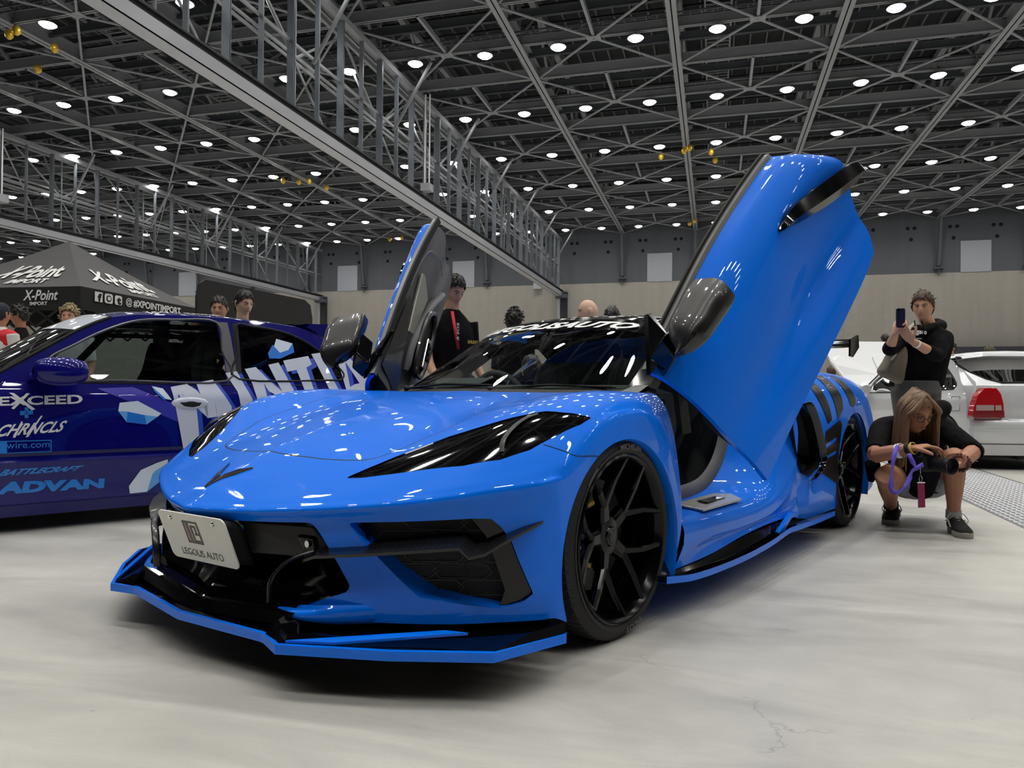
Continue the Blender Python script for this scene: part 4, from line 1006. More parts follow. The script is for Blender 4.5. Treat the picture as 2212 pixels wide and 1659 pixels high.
def door(T, s, near):
    R_, t_ = T
    xf = lambda p: (lambda q: V(q[0]*s, q[1], q[2]))(R_@(V(*p)-HG)+HG+t_)
    fl = s > 0
    inn = DGD-V(.022, 0, 0)
    m = MB().grid(DGD, flip=not fl).grid(inn, flip=fl)
    ring = [DGD[0], DGD[-1]]; rin = [inn[0], inn[-1]]
    for a, b in ((DGD[0], inn[0]), (DGD[-1], inn[-1]), (DGD[:, 0], inn[:, 0]), (DGD[:, -1], inn[:, -1])): m.grid([list(a), list(b)])
    d = m.build('door', M_blue, car, xf=xf, smooth=40, weld=False)
    belt = DGD[:, 0]
    # window channel and rubber seals along the belt
    MB().grid([[p+V(-.000, 0, .001), p+V(-.003, 0, .018), p+V(-.026, 0, .018), p+V(-.03, 0, -.005)] for p in belt], flip=not fl).build('belt_molding', mat('molding_grey', (110, 110, 108), .35, metal=.3), d, xf=xf, smooth=30)
    MB().grid([[p+V(-.026, 0, .0), p+V(-.028, 0, .028), p+V(-.040, 0, .028), p+V(-.044, 0, -.01)] for p in belt[3:]], flip=not fl).build('window_seal', M_mblack, d, xf=xf, smooth=30)
    # sail corner
    MB().prism([(.895, .335, .845), (.90, .50, .845), (.80, .585, .925), (.79, .575, .93)], (-.02, 0, 0)).build('sail_corner', M_gblack, d, xf=xf, smooth=0, recalc=True)
    # mirror: stalk, carbon shell, glass
    mi_ = MB().prism([(.905, .36, .80), (.93, .50, .825), (.90, .56, .868), (.87, .40, .87)], (.07, .04, .045)).build('mirror_stalk', M_gblack, d, xf=xf, smooth=30, recalc=True, bevel=.006)
    rg = []
    for v, cu_, cw_, ru, rw in ((.385, 1.03, .895, .010, .008), (.405, 1.035, .90, .055, .026), (.46, 1.045, .908, .086, .044), (.54, 1.048, .912, .092, .050), (.61, 1.052, .916, .096, .053), (.66, 1.052, .918, .092, .051)):
        rg.append([(cu_+ru*math.copysign(abs(math.cos(a))**.6, math.cos(a)), v+.03*math.cos(a)*-1, cw_+rw*math.copysign(abs(math.sin(a))**.6, math.sin(a))) for a in np.linspace(0, 2*PI, 24, endpoint=False)])
    rg = np.array(rg); rg = patch(np.concatenate([rg, rg[:, :1]], 1), 3, 1)
    ms = MB().grid(rg, flip=fl).build('mirror_shell', M_carbon2, d, xf=xf, smooth=50)
    MB().add([p*V(1, 1, 1) for p in rg[-1][:-1]], [tuple(range(24))]).build('mirror_glass', M_chrome, d, xf=xf, smooth=0)
    # black blade at the door's rear top
    bl = [((.962, 1.195, .752), .006), ((.975, 1.28, .742), .030), ((.985, 1.42, .70), .042), ((.988, 1.56, .655), .046), ((.985, 1.70, .612), .044), ((.975, 1.80, .575), .034), ((.962, 1.845, .55), .012)]
    G = []
    for (u, v, w_), h in bl:
        n_ = V(0, .35, .93); G.append([V(u-.03, v, w_)+n_*h, V(u+.012, v, w_)+n_*h*1.1, V(u+.03, v, w_)-n_*h*.2, V(u+.0, v, w_)-n_*h, V(u-.035, v, w_)-n_*h*.9])
    G = patch(G, 4, 1); MB().grid(G, flip=not fl).add(G[0], [tuple(range(5))]).add(G[-1], [tuple(range(5))]).build('door_blade', M_gblack, d, xf=xf, smooth=35)
    # inner panel
    P = []
    for i in range(0, DGD.shape[0], 4):
        r = DGD[i]; k = r.shape[0]
        y = r[:, 1].mean(); e = .0 if 0 < i < DGD.shape[0]-1 else 1
        P.append([V(.833, r[0][1]+(.03 if i == 0 else -.02 if e else 0), r[0][2]+.005), V(.845, r[6][1]+(.03 if i == 0 else -.03 if e else 0), .80), V(.84, r[12][1]+(.04 if i == 0 else -.05 if e else 0), .68), V(.86, r[18][1]+(.04 if i == 0 else -.07 if e else 0), .55), V(.835, r[20][1]+(.04 if i == 0 else -.10 if e else 0), .47), V(.87, r[25][1]+(.04 if i == 0 else -.12 if e else 0), .34), V(.915, r[29][1]+(.04 if i == 0 else -.10 if e else 0), .26)])
    PD = patch(P, 3, 5); ip = MB().grid(PD, flip=fl).build('inner_panel', M_leather2 if not near else M_leather, d, xf=xf, smooth=60)
    def uo(row, w_):
        r = DGD[row]; return float(np.interp(-w_, -r[:, 2], r[:, 0]))-.024
    nn = PD.shape[0]
    for seq, row in ((PD[0], 0), (PD[-1], -1)): MB().grid([[p, V(uo(row, p[2]), p[1], p[2])] for p in seq]).build('panel_edge', M_mblack, d, xf=xf, smooth=30)
    MB().grid([[p, V(.935, p[1], p[2]-.01)] for p in PD[:, -1]]).build('panel_edge', M_mblack, d, xf=xf, smooth=30)
    if not near:
        arm = MB().tube(catmull([(.83, .62, .60), (.825, .8, .64), (.825, 1.1, .60), (.83, 1.3, .52), (.85, 1.42, .46)], 5), [.02]+[.032]*18+[.025, .015], 12, flat=.6); arm.build('armrest', M_leather2, d, xf=xf)
        G = patch([[(.835, .45, .82), (.835, .45, .72), (.835, .45, .60)], [(.830, .75, .83), (.825, .76, .73), (.825, .76, .62)], [(.830, .98, .83), (.826, .96, .76), (.826, .93, .68)]], 5, 5); MB().grid(G, flip=fl).build('carbon_insert', M_carbon, d, xf=xf)
        MB().prism([(.82, .80, .72), (.82, 1.20, .80), (.82, 1.22, .76), (.82, 1.15, .64), (.82, .84, .655)], (.02, 0, 0)).build('speaker_grille', mat('speaker_silver', (160, 160, 152), .35, metal=.4), d, xf=xf, smooth=0, recalc=True, bevel=.006)
        loop = catmull([(.795, .66, .56), (.79, .82, .62), (.785, 1.02, .63), (.79, 1.10, .56), (.795, 1.0, .49), (.795, .82, .46), (.795, .68, .48)], 6, closed=True)
        MB().tube(loop, .016, 8, closed=True).build('pull_handle', M_carbon, d, xf=xf)
        MB().add(loop+V(.012, 0, 0), [tuple(range(len(loop)))]).build('handle_recess', M_mblack, d, xf=xf, smooth=0)
        sw = MB().prism([(.785, .74, .50), (.785, .93, .545), (.785, .95, .50), (.785, .76, .455)], (.02, 0, 0)).build('switch_panel', M_chrome, d, xf=xf, smooth=0, recalc=True, bevel=.006)
        for k in range(3): MB().prism([(.778, .80+.04*k, .508+.008*k), (.778, .825+.04*k, .512+.008*k), (.778, .83+.04*k, .478+.008*k), (.778, .805+.04*k, .474+.008*k)], (.01, 0, 0)).build('window_switch', M_gblack, d, xf=xf, smooth=0, recalc=True)
        st_ = MB().tube(catmull([(.828, 1.02, .86), (.826, 1.25, .85), (.826, 1.42, .79), (.828, 1.50, .66), (.838, 1.48, .55)], 6), .003, 5).build('seam_stitch', mat('stitch_grey', (150, 150, 152), .6), d, xf=xf)
    return d
door(DN, 1, True)
door(DF, -1, False)
# ================================================================ DARK BLUE HATCHBACK (frame: s rearward, n across from the side we see, w up)
BY = math.radians(33.0)
BO = CPOS+4.0*(CF+(0-1106)/FPX*CR); BO[2] = 0
BD = V(math.sin(BY), math.cos(BY), 0); BN = V(-math.cos(BY), math.sin(BY), 0)
M_navy = mat('paint_ultramarine', (12, 10, 108), .3, coat=.8, noise=.01, spec=.1)
M_navy2 = mat('film_violet', (58, 52, 168), .35, coat=.8)
M_shadowblue = mat('film_mid_blue', (52, 84, 196), .35, coat=.6)
M_lblue = mat('film_sky_blue', (36, 128, 218), .4, coat=.4)
M_silverfilm = mat('film_pale_silver', (206, 212, 226), .35, coat=.6)
M_iceA = mat('film_ice_white', (214, 226, 240), .4, coat=.4); M_iceB = mat('film_ice_blue', (96, 168, 236), .4, coat=.4); M_iceC = mat('film_ice_deep', (30, 116, 214), .4, coat=.4)
M_trim = mat('trim_grey', (92, 90, 92), .35, metal=.4, noise=.2, nscale=5)
M_cglass = glassmat('side_glass', (.50, .56, .56))
civ = thing('hatchback_car', 'dark blue race-liveried hatchback parked behind the bright blue sports car', 'car', tuple(BO))
# local axes: x = s, y = n  -> rotate so that x runs along BD
civ.rotation_euler = (0, 0, math.atan2(BD[1], BD[0]))
def cn(s, w):
    "depth of the side skin"
    prof = [(.08, .05), (.12, .03), (.155, .022), (.165, .004), (.30, .0), (.375, -.012), (.395, -.014), (.405, -.002), (.60, -.004), (.74, 0), (.765, .004), (.80, .018), (.835, .03), (.90, .048), (1.28, .165), (1.40, .20)]
    a = np.interp(w, [p[0] for p in prof], [p[1] for p in prof])
    a = a+np.where(np.asarray(s) > 1.7, .10*np.clip((np.asarray(s)-1.7)/.75, 0, 1)**2, 0)+np.where(np.asarray(s) < -.6, .16*np.clip((-.6-np.asarray(s))/.8, 0, 1)**2, 0)
    return a
WID = 1.69
def civpt(s, w, far=False, off=0):
    n = float(cn(s, w))-off
    return V(s, WID-n, w) if far else V(s, n, w)
rail = [(-.10, .835), (0.0, .885), (.15, .985), (.28, 1.072), (.40, 1.152), (.50, 1.205), (.57, 1.235), (.71, 1.262), (.98, 1.280), (1.30, 1.280), (1.59, 1.268), (1.80, 1.25), (1.92, 1.215), (2.14, 1.10), (2.36, .96), (2.40, .90)]
rs, rw = [p[0] for p in rail], [p[1] for p in rail]
FW = [(.235, .965), (.228, .846), (.60, .850), (1.235, .858), (1.225, 1.06), (1.205, 1.248), (.95, 1.247), (.72, 1.225), (.53, 1.150), (.36, 1.05)]
QW = [(1.315, .872), (1.325, 1.05), (1.335, 1.235), (1.45, 1.235), (1.60, 1.222), (1.75, 1.185), (1.88, 1.12), (2.02, 1.02), (2.10, .945), (2.11, .91), (2.08, .884), (2.0, .876)]
def hatchback(civ, M_paint, blue):
    for far in (False, True):
        ss = np.concatenate([np.linspace(-1.42, 0, 24), np.linspace(.03, 2.42, 110)])
        lowrows = [.09, .12, .155, .165, .23, .30, .345, .375, .395, .405, .46, .53, .60, .67, .74, .765, .80, .835]
        arch = lambda P, c, r: np.hypot(P[:, 0]-c, P[:, 2]-.285)-r
        S = np.array([[(s, float(cn(s, w)), min(w, .835 if s > -.1 else .835-.10*((-.1-s)/1.3)**1.3)) for w in lowrows] for s in ss])
        V_, a, pos = cut_grid(S, lambda P: arch(P, -.62, .335))
        V_, b, pos = cut_faces(V_, pos, lambda P: arch(P, 1.94, .335))
        m = MB(); vs = np.array(V_)
        if far: vs[:, 1] = WID-vs[:, 1]
        m.add(vs, [tuple(f) if not far else tuple(f)[::-1] for f in pos])
        s2 = np.linspace(-.10, 2.40, 126)
        G = np.array([[(s, float(cn(s, w_)), w_) for w_ in (.835+(max(.836, np.interp(s, rs, rw))-.835)*t for t in np.linspace(0, 1, 26))] for s in s2])
        V_, w1, pos = cut_grid(G, lambda P: polydist(P[:, [0, 2]], FW))
        V_, w2, pos = cut_faces(V_, pos, lambda P: polydist(P[:, [0, 2]], QW))
        vs = np.array(V_)
        if far: vs[:, 1] = WID-vs[:, 1]
        m.add(vs, [tuple(f)[::-1] if not far else tuple(f) for f in pos][::1])
        m.build('body_side', M_paint, civ, weld=True, smooth=45, recalc=False)
        for nm, wn in (('door_window', w1), ('rear_quarter_window', w2)):
            g = MB(); v2 = vs.copy(); v2[:, 1] += .008*(1 if not far else -1); g.add(v2, wn); o = g.build(nm, M_cglass, civ, smooth=45)
            # strip unused vertices
            bmx = bmesh.new(); bmx.from_mesh(o.data); bmesh.ops.delete(bmx, geom=[v for v in bmx.verts if not v.link_faces], context='VERTS'); bmx.to_mesh(o.data); bmx.free()
        for nm, poly in (('window_trim', FW), ('quarter_trim', QW)):
            pts = [civpt(s, w_, far, .002) for s, w_ in catmull([(a, b, 0) for a, b in poly], 4, closed=True)[:, :2]]
            MB().tube(pts, .008, 6, closed=True).build(nm, M_trim if nm == 'window_trim' else M_mblack, civ)
        if not far:
            MB().grid([[civpt(s0+ds, w_, far, .003) for ds in (0, .022, .045, .066)] for s0, w_ in ((1.238, .855), (1.236, .95), (1.232, 1.05), (1.225, 1.15), (1.212, 1.252))]).build('b_pillar_trim', M_trim, civ)
            MB().grid([[civpt(s0+ds, w_, far, .002) for ds in (.0, .02, .038)] for s0, w_ in ((1.30, .86), (1.305, 1.05), (1.31, 1.25))]).build('window_border', M_mblack, civ)
            q = catmull([(1.295, .83), (1.315, .78), (1.35, .70), (1.355, .55), (1.30, .44), (1.22, .36), (1.20, .20)], 5)
            MB().tube([civpt(a, b, far, .0005) for a, b in q], .0022, 5).tube([civpt(-.08, b, far, .0005) for b in np.linspace(.18, .83, 12)], .0022, 5).tube([civpt(a, .835, far, .001) for a in np.linspace(.2, 1.9, 30)], .004, 5).build('door_gap', M_mblack, civ)
            MB().grid([[civpt(a, .426, far, .004), civpt(a, .446, far, .004)] for a in np.linspace(-.4, 1.6, 40)]).build('side_strip', mat('strip_slate', (40, 40, 86), .5) if blue else M_paint, civ)
    # roof, windscreen, tailgate, bonnet
    def rr_(s): return np.interp(s, rs, rw)
    def across(s, w0, crown, k=15):
        n0 = float(cn(s, w0)); t = np.linspace(0, 1, k)
        return [V(s, n0+(WID-2*n0)*x, w0+crown*(1-(2*x-1)**2)**.8) for x in t]
    G = [across(s, rr_(s), .055) for s in np.linspace(.57, 1.86, 20)]
    MB().grid(G).grid(np.array(G)-V(0, 0, .03), flip=True).build('roof', M_paint, civ, smooth=60)
    GW = []
    for t in np.linspace(0, 1, 19):
        s = -.10+.67*t; w0 = rr_(s); r = across(s, w0, .0, 17)
        GW.append([V(p[0]-.16*(1-(2*x-1)**2)*(1-t*.85), p[1], p[2]+.050*t*(1-(2*x-1)**2)) for p, x in zip(r, np.linspace(0, 1, 17))])
    GW = np.array(GW)
    wsg = MB().grid(GW).build('windshield', M_cglass, civ, smooth=60)
    if blue: MB().grid(GW[13:]+V(-.004, 0, .004)).build('sun_strip', M_silverfilm, wsg, smooth=60)
    MB().tube(GW[:, 0], .010, 6).tube(GW[-1], .008, 6).build('windshield_trim', M_mblack, civ)
    TG = [across(1.86, 1.262, .05), across(1.97, 1.19, .045), across(2.14, 1.10, .04), across(2.36, .965, .03), across(2.42, .85, .02), across(2.44, .60, .01), across(2.46, .50, 0), across(2.47, .25, 0), across(2.42, .14, 0)]
    if blue: MB().grid(TG).build('tailgate', M_paint, civ, smooth=40)
    def hoodg(o): return [across(s, .835-.10*((-.1-s)/1.3)**1.3 if s < -.1 else .835, .05) for s in np.linspace(-1.42, -.08, 14)]
    if blue: MB().grid(hoodg(0)).build('bonnet', M_paint, civ, smooth=50)
    MB().grid([across(-1.42, .735, .05), across(-1.50, .60, .02), across(-1.52, .30, 0), across(-1.48, .12, 0)]).build('front_bumper', M_paint, civ, smooth=50)
    MB().box(-1.35, 2.38, .10, WID-.10, .13, .20).build('underbody', M_mblack, civ, smooth=0)
    if blue:
        # roof spoiler
        MB().prism([(1.84, .14, 1.262), (2.08, .15, 1.292), (2.07, .15, 1.205), (2.00, .15, 1.185)], (0, .02, 0)).build('spoiler_end', M_paint, civ, smooth=0, recalc=True)
        MB().prism([(1.86, .17, 1.285), (2.08, .17, 1.292), (2.07, .17, 1.25), (1.90, .17, 1.26)], (0, WID-.34, 0)).build('roof_spoiler', M_paint, civ, smooth=0, recalc=True)
    # door mirror
    m = MB()
    rg = []
    for s, rn, rw_ in ((.135, .02, .02), (.148, .055, .048), (.185, .076, .070), (.26, .084, .080), (.33, .080, .074), (.375, .062, .058), (.39, .05, .045)):
        rg.append([(s+.04*math.sin(a)*0, -.105+rn*1.1*math.copysign(abs(math.cos(a))**.9, math.cos(a)), .895+rw_*math.copysign(abs(math.sin(a))**.9, math.sin(a))) for a in np.linspace(0, 2*PI, 24, endpoint=False)])
    rg = np.array(rg); rg = patch(np.concatenate([rg, rg[:, :1]], 1), 3, 1)
    m.grid(rg).add(rg[-1][:-1], [tuple(range(24))]); m.prism([(.13, -.05, .85), (.27, -.05, .85), (.25, -.05, .89), (.15, -.05, .89)], (0, .12, -.01))
    m.build('door_mirror', M_paint, civ, smooth=50)
    # door handle
    h = MB()
    h.grid(patch([[civpt(.995+.115*math.cos(a)*r, .716+.038*math.sin(a)*r, False, .002+.010*z) for r, z in ((1, 0), (.8, 1), (.3, 1.2))] for a in np.linspace(0, 2*PI, 20)], 1, 2))
    ho = h.build('door_handle', M_silverfilm if blue else M_paint, civ)
    MB().add([civpt(.985+x, .716+y, False, .016) for x, y in ((-.06, .004), (.075, .002), (.06, -.018), (.02, -.026), (-.03, -.020))], [(0, 1, 2, 3, 4)]).build('handle_recess', M_mblack, ho, smooth=0)
    # wheels
    for s_ in (-.62, 1.94):
        for far in (0, 1):
            n0 = .02 if not far else WID-.02; ax = (0, -1 if not far else 1, 0)
            t = MB().lathe([(.19, -.19), (.28, -.19), (.30, -.17), (.30, -.03), (.285, 0), (.20, 0)], (s_, n0, .30), ax, 40); wv = t.build('wheel', M_rubber, civ)
            r = MB().lathe([(.20, -.005), (.185, -.03), (.18, -.18)], (s_, n0, .30), ax, 40)
            for k in range(6):
                a = k*PI/3; q = -1 if not far else 1
                r.bar((s_, n0-q*.03, .30), (s_+.19*math.cos(a), n0-q*.02, .30+.19*math.sin(a)), .04, .02, (0, 1, 0))
            r.build('rim', mat('rim_white', (210, 210, 210), .4), wv)
    # cabin: cage, seats, dash
    m = MB()
    for n0 in (.28, WID-.28):
        m.tube([(.25, n0, .75), (.62, n0-.02, 1.20), (1.42, n0, 1.22), (1.42, n0, .3)], .022, 8); m.tube([(1.42, n0, 1.22), (2.15, n0, .55)], .022, 8)
    m.tube([(1.42, .28, 1.22), (1.42, WID-.28, 1.22)], .022, 8); m.tube([(1.42, .28, 1.20), (1.42, WID-.28, .55)], .022, 8); m.tube([(1.42, .28, .80), (1.42, WID-.28, .80)], .022, 8); m.tube([(2.15, .28, .55), (1.42, WID-.28, 1.22)], .022, 8)
    m.build('roll_cage', M_mblack, civ)
    for n0 in (.42, 1.22):
        g = [[(1.05-.02*abs(x)*0+.0, n0+x*wd, z) for x in (-1, -.8, 0, .8, 1)] for z, wd in ((.35, .24), (.6, .25), (.85, .24), (.95, .16), (1.12, .15), (1.16, .10))]
        g = [[V(p[0]-.10*(abs(i-2) == 2)+.22*(p[2]-.35), p[1], p[2]) for i, p in enumerate(r)] for r in g]
        MB().grid(patch(g, 3, 3)).grid(patch(g, 3, 3)+V(.07, 0, 0), flip=True).build('bucket_seat', M_mblack, civ)
    MB().prism([(-.05, .12, .83), (.42, .12, .86), (.46, .12, .60), (-.05, .12, .5)], (0, WID-.24, 0)).build('dashboard', M_mblack, civ, smooth=0, recalc=True)
    if blue: MB().prism([(-.02, .55, .84), (.30, .55, .865), (.34, .95, .865), (-.02, .95, .84)], (0, 0, .004)).build('dash_cover', mat('dash_red', (150, 30, 40), .8), civ, smooth=0, recalc=True)

    return across, rr_
across, rr_ = hatchback(civ, M_navy, True)
# ---------------- livery: film shapes laid on the side skin
def side_at(px, py):
    "side skin (s, w) seen at photo pixel"
    d = CF+(px-1106)/FPX*CR-(py-829.5)/FPX*CU
    O = CPOS-BO; o = V(O@BD, O@BN, O[2]); dd = V(d@BD, d@BN, d[2])
    n = .03
    for _ in range(6):
        t = (n-o[1])/dd[1]; p = o+t*dd; n = float(cn(p[0], p[2]))
    return p[0], p[2]
def film(name, px, m_, off=.003, parent=None, label=None):
    mb = MB(); px = px if isinstance(px[0][0], (tuple, list)) else [px]
    for poly in px:
        q = [side_at(*p) for p in poly]
        bmx = bmesh.new(); vv = [bmx.verts.new((a, b, 0)) for a, b in q]; bmx.faces.new(vv); bmesh.ops.triangulate(bmx, faces=bmx.faces[:]); bmx.verts.index_update()
        v2 = [v.co[:2] for v in bmx.verts]; f2 = [tuple(v.index for v in f.verts) for f in bmx.faces]; bmx.free()
        v2, f2 = subdiv2d(v2, f2, .05)
        mb.add([civpt(a, b, False, off) for a, b in v2], f2)
    return mb.build(name, m_, parent or civ, smooth=60, label=label)
def filmtext(name, txt, quad, m_, off=.004, **kw):
    "lettering stretched over a photo quad: bottom-left, bottom-right, top-right, top-left"
    q = [V(*side_at(*p)) for p in quad]
    tv, tf = textmesh(txt, 1.0, **kw); lo, hi = tv.min(0), tv.max(0); tv = (tv-lo)/(hi-lo)
    tv, tf = subdiv2d(tv, tf, .12)
    mb = MB()
    out = []
    for x, y in tv:
        p = (q[0]*(1-x)+q[1]*x)*(1-y)+(q[3]*(1-x)+q[2]*x)*y; out.append(civpt(p[0], p[1], False, off))
    mb.add(out, tf); return mb.build(name, m_, civ, smooth=60)
film('violet_band', [(209, 839), (287, 836), (385, 876), (400, 918), (324, 886)], M_navy2, .002)
def sh(P, dx=11, dy=5): return [(x+dx, y+dy) for x, y in P]
LET = [[[(368, 836), (404, 829), (414, 852), (424, 880), (430, 945), (396, 972)], [(404, 830), (424, 843), (447, 870), (449, 903), (428, 884), (411, 872)], [(423, 827), (459, 820), (500, 878), (500, 905), (474, 930), (466, 880), (462, 862), (469, 900), (447, 903)]],
       [[(486, 806), (511, 802), (528, 833), (545, 862), (543, 875), (520, 878), (512, 845)]],
       [[(528, 797), (552, 793), (568, 822), (577, 858), (572, 870), (556, 868), (545, 830)], [(552, 793), (581, 822), (612, 848), (605, 858), (580, 845), (566, 822)], [(579, 788), (601, 783), (634, 842), (634, 852), (612, 850), (596, 822)]],
       [[(611, 779), (665, 769), (673, 787), (661, 794), (680, 848), (660, 848), (640, 799), (620, 803)]],
       [[(672, 765), (690, 762), (733, 846), (714, 846)]],
       [[(721, 756), (737, 753), (756, 774), (745, 783), (757, 842), (749, 846)], [(737, 753), (794, 819), (790, 850), (776, 828), (746, 783)], [(766, 830), (776, 828), (790, 850), (757, 846), (755, 836)]]]
for L in LET: film('letter_shadow', [sh(p) for p in L], M_shadowblue, .0035)
for L in LET: film('livery_letter', L, M_silverfilm, .005)
film('ice_shape', [(255, 888), (258, 870), (297, 866), (348, 893), (340, 900), (310, 896), (275, 889)], M_iceA, .005); film('ice_shape', [(255, 888), (275, 889), (310, 896), (340, 900), (316, 917), (273, 912)], M_iceB, .005); film('ice_shape', [(275, 889), (312, 897), (316, 917), (273, 912)], M_iceC, .0055)
film('ice_shape', [(327, 834), (351, 839), (371, 864), (358, 862)], M_iceA, .005); film('ice_shape', [(327, 834), (358, 862), (354, 865), (333, 845)], M_iceC, .0055)
film('ice_shape', [(596, 732), (631, 742), (622, 756), (604, 762), (588, 758)], M_iceA, .006); film('ice_shape', [(588, 745), (604, 762), (622, 756), (631, 742), (635, 761), (604, 775), (581, 774), (578, 763)], M_iceC, .0065)
film('ice_shape', [(278, 1050), (304, 1015), (338, 1000), (362, 992), (362, 1016), (345, 1040), (317, 1062), (280, 1066)], M_iceA, .005); film('ice_shape', [(330, 1020), (362, 1000), (362, 1020), (345, 1040), (317, 1062)], M_iceB, .0055)
filmtext('sponsor_lettering', 'EXCEED', [(-4, 877), (178, 872), (178, 852), (-4, 857)], M_white, bold=.03)
film('sponsor_stroke', [[(19, 848), (30, 849), (76, 884), (68, 886)], [(64, 850), (57, 849), (24, 882), (30, 884)]], M_white, .0045)
film('plus_mark', [[(53, 880), (61, 880), (61, 903), (53, 903)], [(43, 888), (71, 886), (71, 895), (43, 897)]], M_lblue, .004)
filmtext('brush_lettering', 'CHRNCLS', [(-8, 944), (140, 932), (146, 908), (-2, 918)], M_white, bold=.025, shear=.5)
film('brush_stroke', [[(88, 898), (92, 898), (60, 944), (55, 944)], [(27, 945), (46, 910), (49, 911), (33, 945)]], M_white, .0045)
filmtext('web_lettering', 'ywire.com', [(2, 975), (107, 970), (107, 953), (2, 956)], M_lblue)
film('web_frame', [[(-6, 953), (111, 950), (111, 952), (-6, 955)], [(-6, 979), (111, 974), (111, 976), (-6, 981)], [(109, 951), (111, 951), (111, 976), (109, 976)]], M_lblue, .004)
film('web_block', [(-10, 954), (15, 953), (15, 979), (-10, 980)], M_lblue, .0035)
filmtext('sponsor_lettering', 'BATTLECRAFT', [(-6, 1029), (172, 1016), (182, 1005), (4, 1014)], M_lblue, bold=.05, shear=.35)
filmtext('tyre_brand_lettering', 'ADVAN', [(-10, 1069), (224, 1054), (226, 1033), (0, 1041)], M_lblue, bold=.065)
tv, tf = textmesh('Y.KAI / Y.IKEGAMI', 1, bold=.02, shear=.3); lo, hi = tv.min(0), tv.max(0); tv = (tv-lo)/(hi-lo)
tv, tf = subdiv2d(tv, tf, .05)
def roofpt(x, y):
    s = .80+.48*x; n = .24+.12*y; w0 = rr_(s); n0 = float(cn(s, w0)); k = (n-n0)/(WID-2*n0)
    return V(s, n, w0+.055*(1-(2*k-1)**2)**.8+.006)
MB().add([roofpt(x, y) for x, y in tv], tf).build('roof_lettering', M_white, civ, smooth=60)
# shallow diamond pattern: none on the skin
# ================================================================ SILVER HATCHBACK at the right, bonnet up
M_silver = mat('paint_pearl_silver', (206, 208, 212), .3, metal=.25, coat=1, noise=.01)
wd = V(CF[0], CF[1], 0); wd = unit(wd); wr = V(wd[1], -wd[0], 0)
WO = V(*(wd*(8.0+2.47)+wr*4.93)); WO[2] = 0
wcar = thing('hatchback_car', 'silver hatchback seen from behind at the right edge, its bonnet raised', 'car', tuple(WO))
wcar.matrix_world = Matrix(((-wd[0], wr[0], 0, WO[0]), (-wd[1], wr[1], 0, WO[1]), (0, 0, 1, 0), (0, 0, 0, 1)))
hatchback(wcar, M_silver, False)
def W_(px, py, s):
    "point of the silver car's frame at rearward station s seen at a photo pixel"
    d = CF+(px-1106)/FPX*CR-(py-829.5)/FPX*CU; B = V(-wd[0], -wd[1], 0)
    o = CPOS-WO; t = (s-o@B)/(d@B); p = o+t*d
    return V(p@B, p@wr, p[2])
def wquad(name, px, s0, dep, m_, parent=None, smooth=0, bevel=0):
    pts = [W_(x, y, s0(x, y) if callable(s0) else s0) for x, y in px]
    return MB().prism(pts, (-dep, 0, 0)).build(name, m_, parent or wcar, smooth=smooth, recalc=True, bevel=bevel)
def wcross(s, w0, k=17): return [V(s-.10*abs(2*x-1)**4, .05+(WID-.10)*x, w0) for x in np.linspace(0, 1, k)]
TGW = [across(1.86, 1.262, .05, 17), across(1.95, 1.255, .045, 17), wcross(2.36, .96), wcross(2.42, .90), wcross(2.455, .72), wcross(2.46, .56), wcross(2.50, .54), wcross(2.52, .47), wcross(2.50, .44), wcross(2.49, .30), wcross(2.44, .16)]
G = np.array(TGW)
def glassg(P):
    x = P[:, 1]; z = P[:, 2]
    poly = [(.10, 1.17), (.20, 1.06), (.30, .985), (.42, .955), (WID-.42, .955), (WID-.30, .985), (WID-.20, 1.06), (WID-.10, 1.17), (WID-.12, 1.24), (.12, 1.24)]
    return np.where(P[:, 0] > 1.9, polydist(np.stack([x, z], 1), poly), .5)
Gd = patch(G, 6, 2); V_, gl_, ps = cut_grid(Gd, glassg)
MB().add(V_, [tuple(f) for f in ps]).build('rear_body', M_silver, wcar, smooth=40)
o = MB().add(V_, [tuple(f) for f in gl_]).build('rear_window', M_cglass, wcar, smooth=60)
bmx = bmesh.new(); bmx.from_mesh(o.data); bmesh.ops.delete(bmx, geom=[v for v in bmx.verts if not v.link_faces], context='VERTS'); bmx.to_mesh(o.data); bmx.free()
bmx = bmesh.new(); ob = wcar.children[-2]; bmx.from_mesh(ob.data); bmesh.ops.delete(bmx, geom=[v for v in bmx.verts if not v.link_faces], context='VERTS'); bmx.to_mesh(ob.data); bmx.free()
MB().grid([[V(1.90, n, 1.262+.04*(1-(2*(n-.1)/(WID-.2)-1)**2)), V(2.14, n, 1.24+.045*min(1, min(n-.1, WID-.1-n)/.30)), V(2.16, n, 1.22+.035*min(1, min(n-.1, WID-.1-n)/.30)), V(1.98, n, 1.205)] for n in np.linspace(.12, WID-.12, 25)]).build('roof_spoiler', M_silver, wcar, smooth=50)
MB().tube([V(2.06, .11, 1.17), V(2.19, .20, 1.06), V(2.30, .30, .985), V(2.37, .43, .953), V(2.375, WID-.43, .953), V(2.30, WID-.30, .985), V(2.19, WID-.20, 1.06), V(2.06, WID-.11, 1.17)], .012, 6).build('rear_window_seal', M_mblack, wcar)
M_red = mat('lamp_red', (168, 8, 22), .12, coat=1); M_redd = mat('lamp_dark_red', (118, 4, 16), .15, coat=1)
tl_ = [(2101.5, 899), (2104.5, 878), (2112.5, 853), (2127, 837.5), (2153, 838), (2163, 851), (2168.5, 872), (2170, 902), (2106, 902.5)]
lam = wquad('tail_lamp', tl_, 2.485, .10, M_red, smooth=30, bevel=.006)
wquad('lamp_base', [(2102, 899), (2103, 888), (2169.5, 888), (2170, 902), (2106, 902.5)], 2.489, .01, M_redd, lam)
